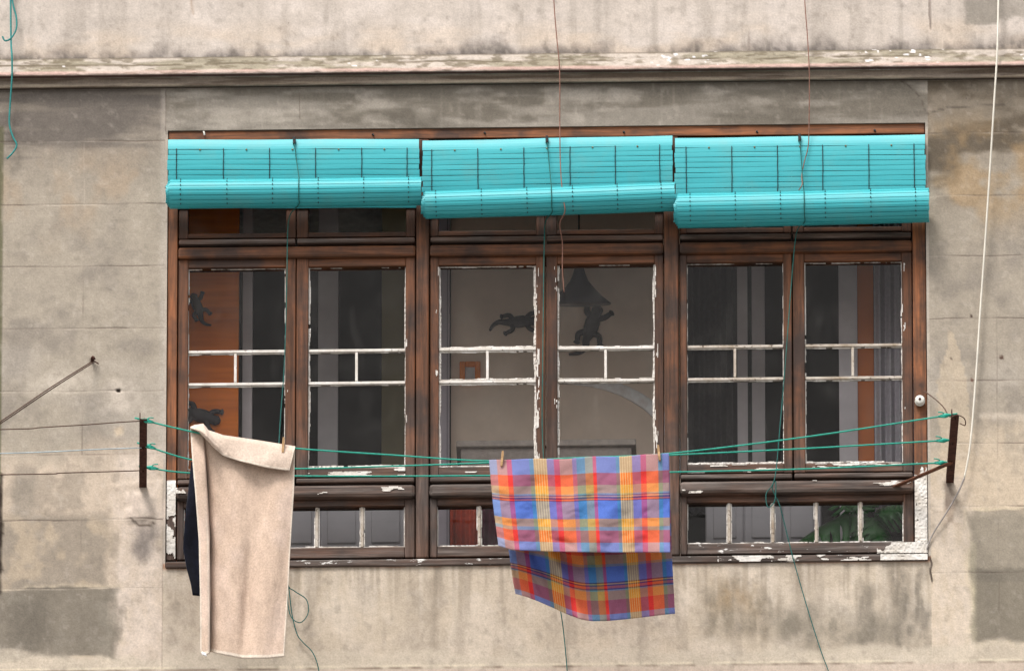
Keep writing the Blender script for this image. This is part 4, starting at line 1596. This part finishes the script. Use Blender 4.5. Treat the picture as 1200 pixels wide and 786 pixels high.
def cabinet(u0, u1, v0, D, label, doors):
    root = empty('cabinet', None, label, 'cabinet')
    a, b = P(u0, 720, -D), P(u1, v0, -D)
    m = MB()
    m.box(a.x, b.x, D+.012, D+.35, ZF, b.z, .004)
    m.build('body', plain('grey_cabinet_paint', (.44, .41, .43), .55, .3, 5, .1), root)
    w = (b.x-a.x)/doors
    for i in range(doors):
        d_ = MB()
        x0_, x1_ = a.x+w*i+.004, a.x+w*(i+1)-.004
        d_.box(x0_, x1_, D, D+.012, ZF+.06, b.z-.012, .003)
        for z_ in (b.z-.10, b.z-.34):
            d_.box(x0_+.03, x1_-.03, D-.008, D+.001, z_-.16, z_, .006)
        d_.build('door', plain('grey_door_paint', (.48, .45, .47), .5, .3, 5, .1), root)
    return root


cabinet(322, 478, 572, .42, 'low grey panelled cabinet behind the bottom panes beside the towel', 3)
cabinet(827, 962, 566, .42, 'low grey panelled cabinet behind the bottom panes beside the plant', 3)


# ---- wall ornaments
def gecko(c, ang, size, label, bend=1.0, D=DB, flip=1):
    """flat carved lizard, c = pixel of the body centre, ang = heading in the wall plane"""
    ctr = P(*c, -(D-.012))
    k = size/PPM
    ca, sa = math.cos(ang), math.sin(ang)

    def w(x, z, y=0.0):
        z *= flip
        return ctr+Vector(((x*ca-z*sa)*k, y*k, (x*sa+z*ca)*k))
    m = MB()
    # tail, trunk, neck and head in one tapering body
    body = [(-1.75, -.45*bend), (-1.55, -.12*bend), (-1.2, .06*bend), (-.85, .02), (-.5, 0), (-.2, .0), (.15, .02), (.42, .0), (.6, .0), (.8, .0), (.98, 0)]
    rad = [.06, .11, .15, .19, .27, .36, .36, .27, .25, .28, .10]
    m.tube([w(*b) for b in body], [r*k for r in rad], 10, 4, True, .5)
    for sx, pts in ((1, ((.32, .12), (.52, .42), (.78, .50))), (-1, ((.32, -.12), (.48, -.42), (.72, -.60))), (1, ((-.42, .12), (-.62, .44), (-.95, .40))), (-1, ((-.42, -.12), (-.50, -.48), (-.80, -.62)))):
        m.tube([w(*p) for p in pts], [.17*k, .14*k, .12*k], 7, 4, True, .6)
        ex, ez = pts[-1]
        px_, pz = pts[-2]
        a0 = math.atan2(ez-pz, ex-px_)
        for t in (-.7, -.25, .25, .7):
            m.tube([w(ex, ez), w(ex+.20*math.cos(a0+t), ez+.20*math.sin(a0+t))], [.08*k, .06*k], 5, 1, True, .6)
    o = m.build('lizard_ornament', plain('dark_carved_wood', (.055, .048, .052), .6, .3, 30, .4))
    return tag(o, label, 'wall ornament', 'lizard ornaments on the inner walls')


gecko((610, 377), 0.05, 21, 'dark lizard ornament lying level on the beige wall behind the mullion')
gecko((694, 380), 1.25, 26, 'dark lizard ornament climbing upright on the beige wall under the lamp', -1.2)
gecko((231, 358), 1.9, 17, 'dark lizard ornament high on the orange panel', 1.0, .48)
gecko((236, 487), -.35, 24, 'dark lizard copy standing in for leaf shapes low on the orange panel above the towel', 1.0, .48)  # lizard copy in place of dark leaf shapes

# ---- pendant lamp
lamp = empty('pendant_lamp', None, 'grey flared metal pendant lamp behind the upper middle window', 'lamp')
c = P(679, 357, -.55)
k = 1/PPM
m = MB()
pr_ = [(0, 37), (1.5, 37.5), (10, 27), (20, 17.5), (28, 11), (36, 7.5), (44, 5.5), (54, 4), (54.5, 1)]
LA = Vector((0, -.36, .93)).normalized()
m.lathe(c, LA, [(h*k, r*k) for h, r in pr_], 32)
m.build('lamp_shade', plain('grey_enamel', (.075, .07, .08), .45, .4, 10, .1), lamp)
m = MB()
m.tube([c+LA*53*k, c+LA*62*k+Vector((0, .004, .01)), Vector((c.x, c.y-.05, ZT))], .004, 6, 4)
m.build('flex', 'black', lamp)
m = MB()
m.lathe(c+LA*.03, LA, [(-.03, .004), (-.02, .022), (0, .028), (.03, .016)], 14)
m.build('bulb', plain('unlit_bulb', (.5, .48, .44), .3, .4), lamp)

# ---- orange framed picture
pf = empty('picture_frame', None, 'small square orange picture frame on the beige inner wall', 'picture')
a, b = P(538.5, 450, -(DB-.02)), P(563, 423, -(DB-.02))
m = MB()
fw = .024
for bxx in ((a.x, a.x+fw, a.z, b.z), (b.x-fw, b.x, a.z, b.z), (a.x+fw, b.x-fw, a.z, a.z+fw), (a.x+fw, b.x-fw, b.z-fw, b.z)):
    m.box(bxx[0], bxx[1], DB-.022, DB, bxx[2], bxx[3], .004)
m.build('frame', plain('orange_lacquer', (.88, .24, .04), .5), pf)
m = MB()
m.box(a.x+fw, b.x-fw, DB-.010, DB, a.z+fw, b.z-fw, 0)
m.build('picture', plain('grey_print', (.6, .58, .58), .6), pf)

# ---- low dark sideboard top seen in the middle panes
sb = empty('sideboard', None, 'low dark sideboard against the beige inner wall', 'sideboard')
a, b = P(540, 600, -(DB-.32)), P(740, 516, -(DB-.32))
m = MB()
m.box(a.x, b.x, DB-.32, DB-.02, ZF+.1, b.z-.03, .004)
m.build('body', plain('sideboard_veneer', (.40, .33, .29), .5), sb)
m = MB()
m.box(a.x-.02, b.x+.02, DB-.34, DB-.02, b.z-.03, b.z, .004)
m.build('sideboard_top', plain('sideboard_top_veneer', (.46, .385, .335), .45), sb)
for sx in (a.x+.05, b.x-.05):
    m = MB()
    m.box(sx-.02, sx+.02, DB-.30, DB-.26, ZF, ZF+.1, .003)
    m.build('leg', 'black', sb)
for u_ in (549, 731):
    m = MB()
    q = P(u_, 516, -(DB-.2))
    m.lathe(Vector((q.x, q.y, b.z)), (0, 0, 1), [(0, .012), (.01, .006), (.05, .005), (.052, .002)], 10)
    m.build('finial', 'black', sb)

# ---- house plant with split leaves
plant = empty('house_plant', None, 'green potted plant with large split leaves behind the bottom right panes', 'plant')
leaf_m = plain('glossy_leaf_green', (.045, .165, .042), .4, .45, 16, .35, .25)
pot = P(1010, 700, -.30)
pc_ = Vector((pot.x, .36, SZ(660)-.30))
m = MB()
m.lathe(pc_, (0, 0, 1), [(-.10, .07), (.0, .085), (.10, .10), (.11, .108), (.13, .108), (.131, .095), (.11, .09)], 24)
m.build('pot', plain('terracotta', (.30, .12, .06), .85), plant)


def leaf(base, tip, width, curl, normal, seed):
    """heart outline cut into lobes: per side a row of broad fingers that join near the midrib"""
    base, tip = Vector(base), Vector(tip)
    ax = tip-base
    Ln = ax.length
    ax.normalize()
    nn = Vector(normal)
    nn = (nn-ax*nn.dot(ax)).normalized()
    sd = ax.cross(nn)
    rnd = random.Random(seed)
    vs, fs = [], []

    def pt(x, y):
        h = curl*(x*x*.8+y*y*1.4)
        return base+ax*(x*Ln)+sd*(y*width)-nn*(h*Ln)
    for side in (-1, 1):
        nl = 6
        for i in range(nl):
            x0, x1 = -.16+i*1.12/nl, -.16+(i+1)*1.12/nl
            cut = .06*rnd.uniform(.8, 1.3)
            for j in range(6):
                y0, y1 = j/6, (j+1)/6
                quad = []
                for (xx, yy) in ((x0, y0), (x1, y0), (x1, y1), (x0, y1)):
                    xm = (x0+x1)/2
                    out = math.sqrt(max(0, 1-((xm-.40)/.66)**2))
                    gap = cut*2.2*ss(.40, .55, yy)*(1-.25*yy)
                    xc = xm+(xx-xm)*(1-gap*2.4)
                    if xx < 0.02 and yy < .2:
                        xc = max(xc, 0)
                    sweep = .16*yy*yy
                    quad.append(pt(xc+sweep, side*yy*out))
                n0 = len(vs)
                vs.extend(quad)
                fs.append((n0, n0+1, n0+2, n0+3) if side > 0 else (n0+3, n0+2, n0+1, n0))
    me = mesh('leaf', vs, fs, True)
    bm = bmesh.new()
    bm.from_mesh(me)
    bmesh.ops.remove_doubles(bm, verts=bm.verts, dist=.0008)
    bm.to_mesh(me)
    bm.free()
    o = obj('leaf', me, leaf_m, plant)
    s = o.modifiers.new('thickness', 'SOLIDIFY')
    s.thickness = .0012
    return o


for i, (bu, bv, tu, tv, dd_, wd, cu, nr) in enumerate((
        (996, 602, 929, 628, .20, .105, .25, (.1, -.75, .7)),
        (1022, 606, 1040, 640, .18, .10, .30, (.2, -.8, .6)),
        (1000, 598, 1012, 566, .28, .085, .25, (-.2, -.9, .3)),
        (1016, 600, 985, 580, .33, .085, .25, (-.3, -.8, .5)),
        (1030, 604, 1062, 592, .30, .10, .25, (.3, -.8, .5)),
        (1010, 612, 1004, 645, .22, .09, .3, (0, -.8, .6)))):
    leaf(P(bu, bv, -dd_), P(tu, tv, -(dd_-.02)), wd, cu, nr, i)
    m = MB()
    e = P(bu, bv, -dd_)
    m.tube([pc_+Vector((.02*math.cos(i), .02*math.sin(i), .11)), (pc_+e)/2+Vector((.03*math.sin(i*2), .02, .06)), e], .004, 6, 5)
    m.build('stem', leaf_m, plant)

# ================================================================== GROUND, SKY, LIGHT
g = MB()
g.add([(-1500, -1500, -49), (1500, -1500, -49), (1500, 1500, -49), (-1500, 1500, -49)], [(0, 1, 2, 3)])
tag(g.build('street', 'street'), kind='structure')

SUN_EL, SUN_AZ = R(58), R(-28)          # azimuth from straight in front of the wall, negative = from the left
w = bpy.data.worlds.new('World')
sc.world = w
w.use_nodes = True
nt = w.node_tree
bg = nt.nodes['Background']
sky = nt.nodes.new('ShaderNodeTexSky')
sky.sky_type = 'NISHITA'
sky.sun_disc = False
sky.sun_elevation = SUN_EL
sky.sun_rotation = math.pi+SUN_AZ*-1
sky.air_density = 1.0
sky.dust_density = 4.0
sky.ozone_density = 1.0
hs = nt.nodes.new('ShaderNodeHueSaturation')
hs.inputs['Saturation'].default_value = .12
nt.links.new(sky.outputs[0], hs.inputs['Color'])
nt.links.new(hs.outputs[0], bg.inputs[0])
bg.inputs[1].default_value = .115
sd_ = bpy.data.lights.new('Sun', 'SUN')
sd_.energy = 1.5
sd_.angle = R(17)
sd_.color = (1, .95, .90)
so = bpy.data.objects.new('Sun', sd_)
COL.objects.link(so)
dirv = Vector((math.sin(SUN_AZ)*math.cos(SUN_EL), -math.cos(SUN_AZ)*math.cos(SUN_EL), math.sin(SUN_EL)))
so.rotation_euler = dirv.to_track_quat('Z', 'Y').to_euler()
so.location = dirv*30

vs_ = sc.view_settings
vs_.view_transform = 'Standard'
vs_.look = 'None'
vs_.exposure = 1.0
vs_.gamma = 1
vs_.use_curve_mapping = False
sc.render.engine = 'CYCLES'
sc.cycles.use_denoising = True
sc.cycles.max_bounces = 8
sc.cycles.transparent_max_bounces = 12
sc.render.resolution_x, sc.render.resolution_y = 1024, 670
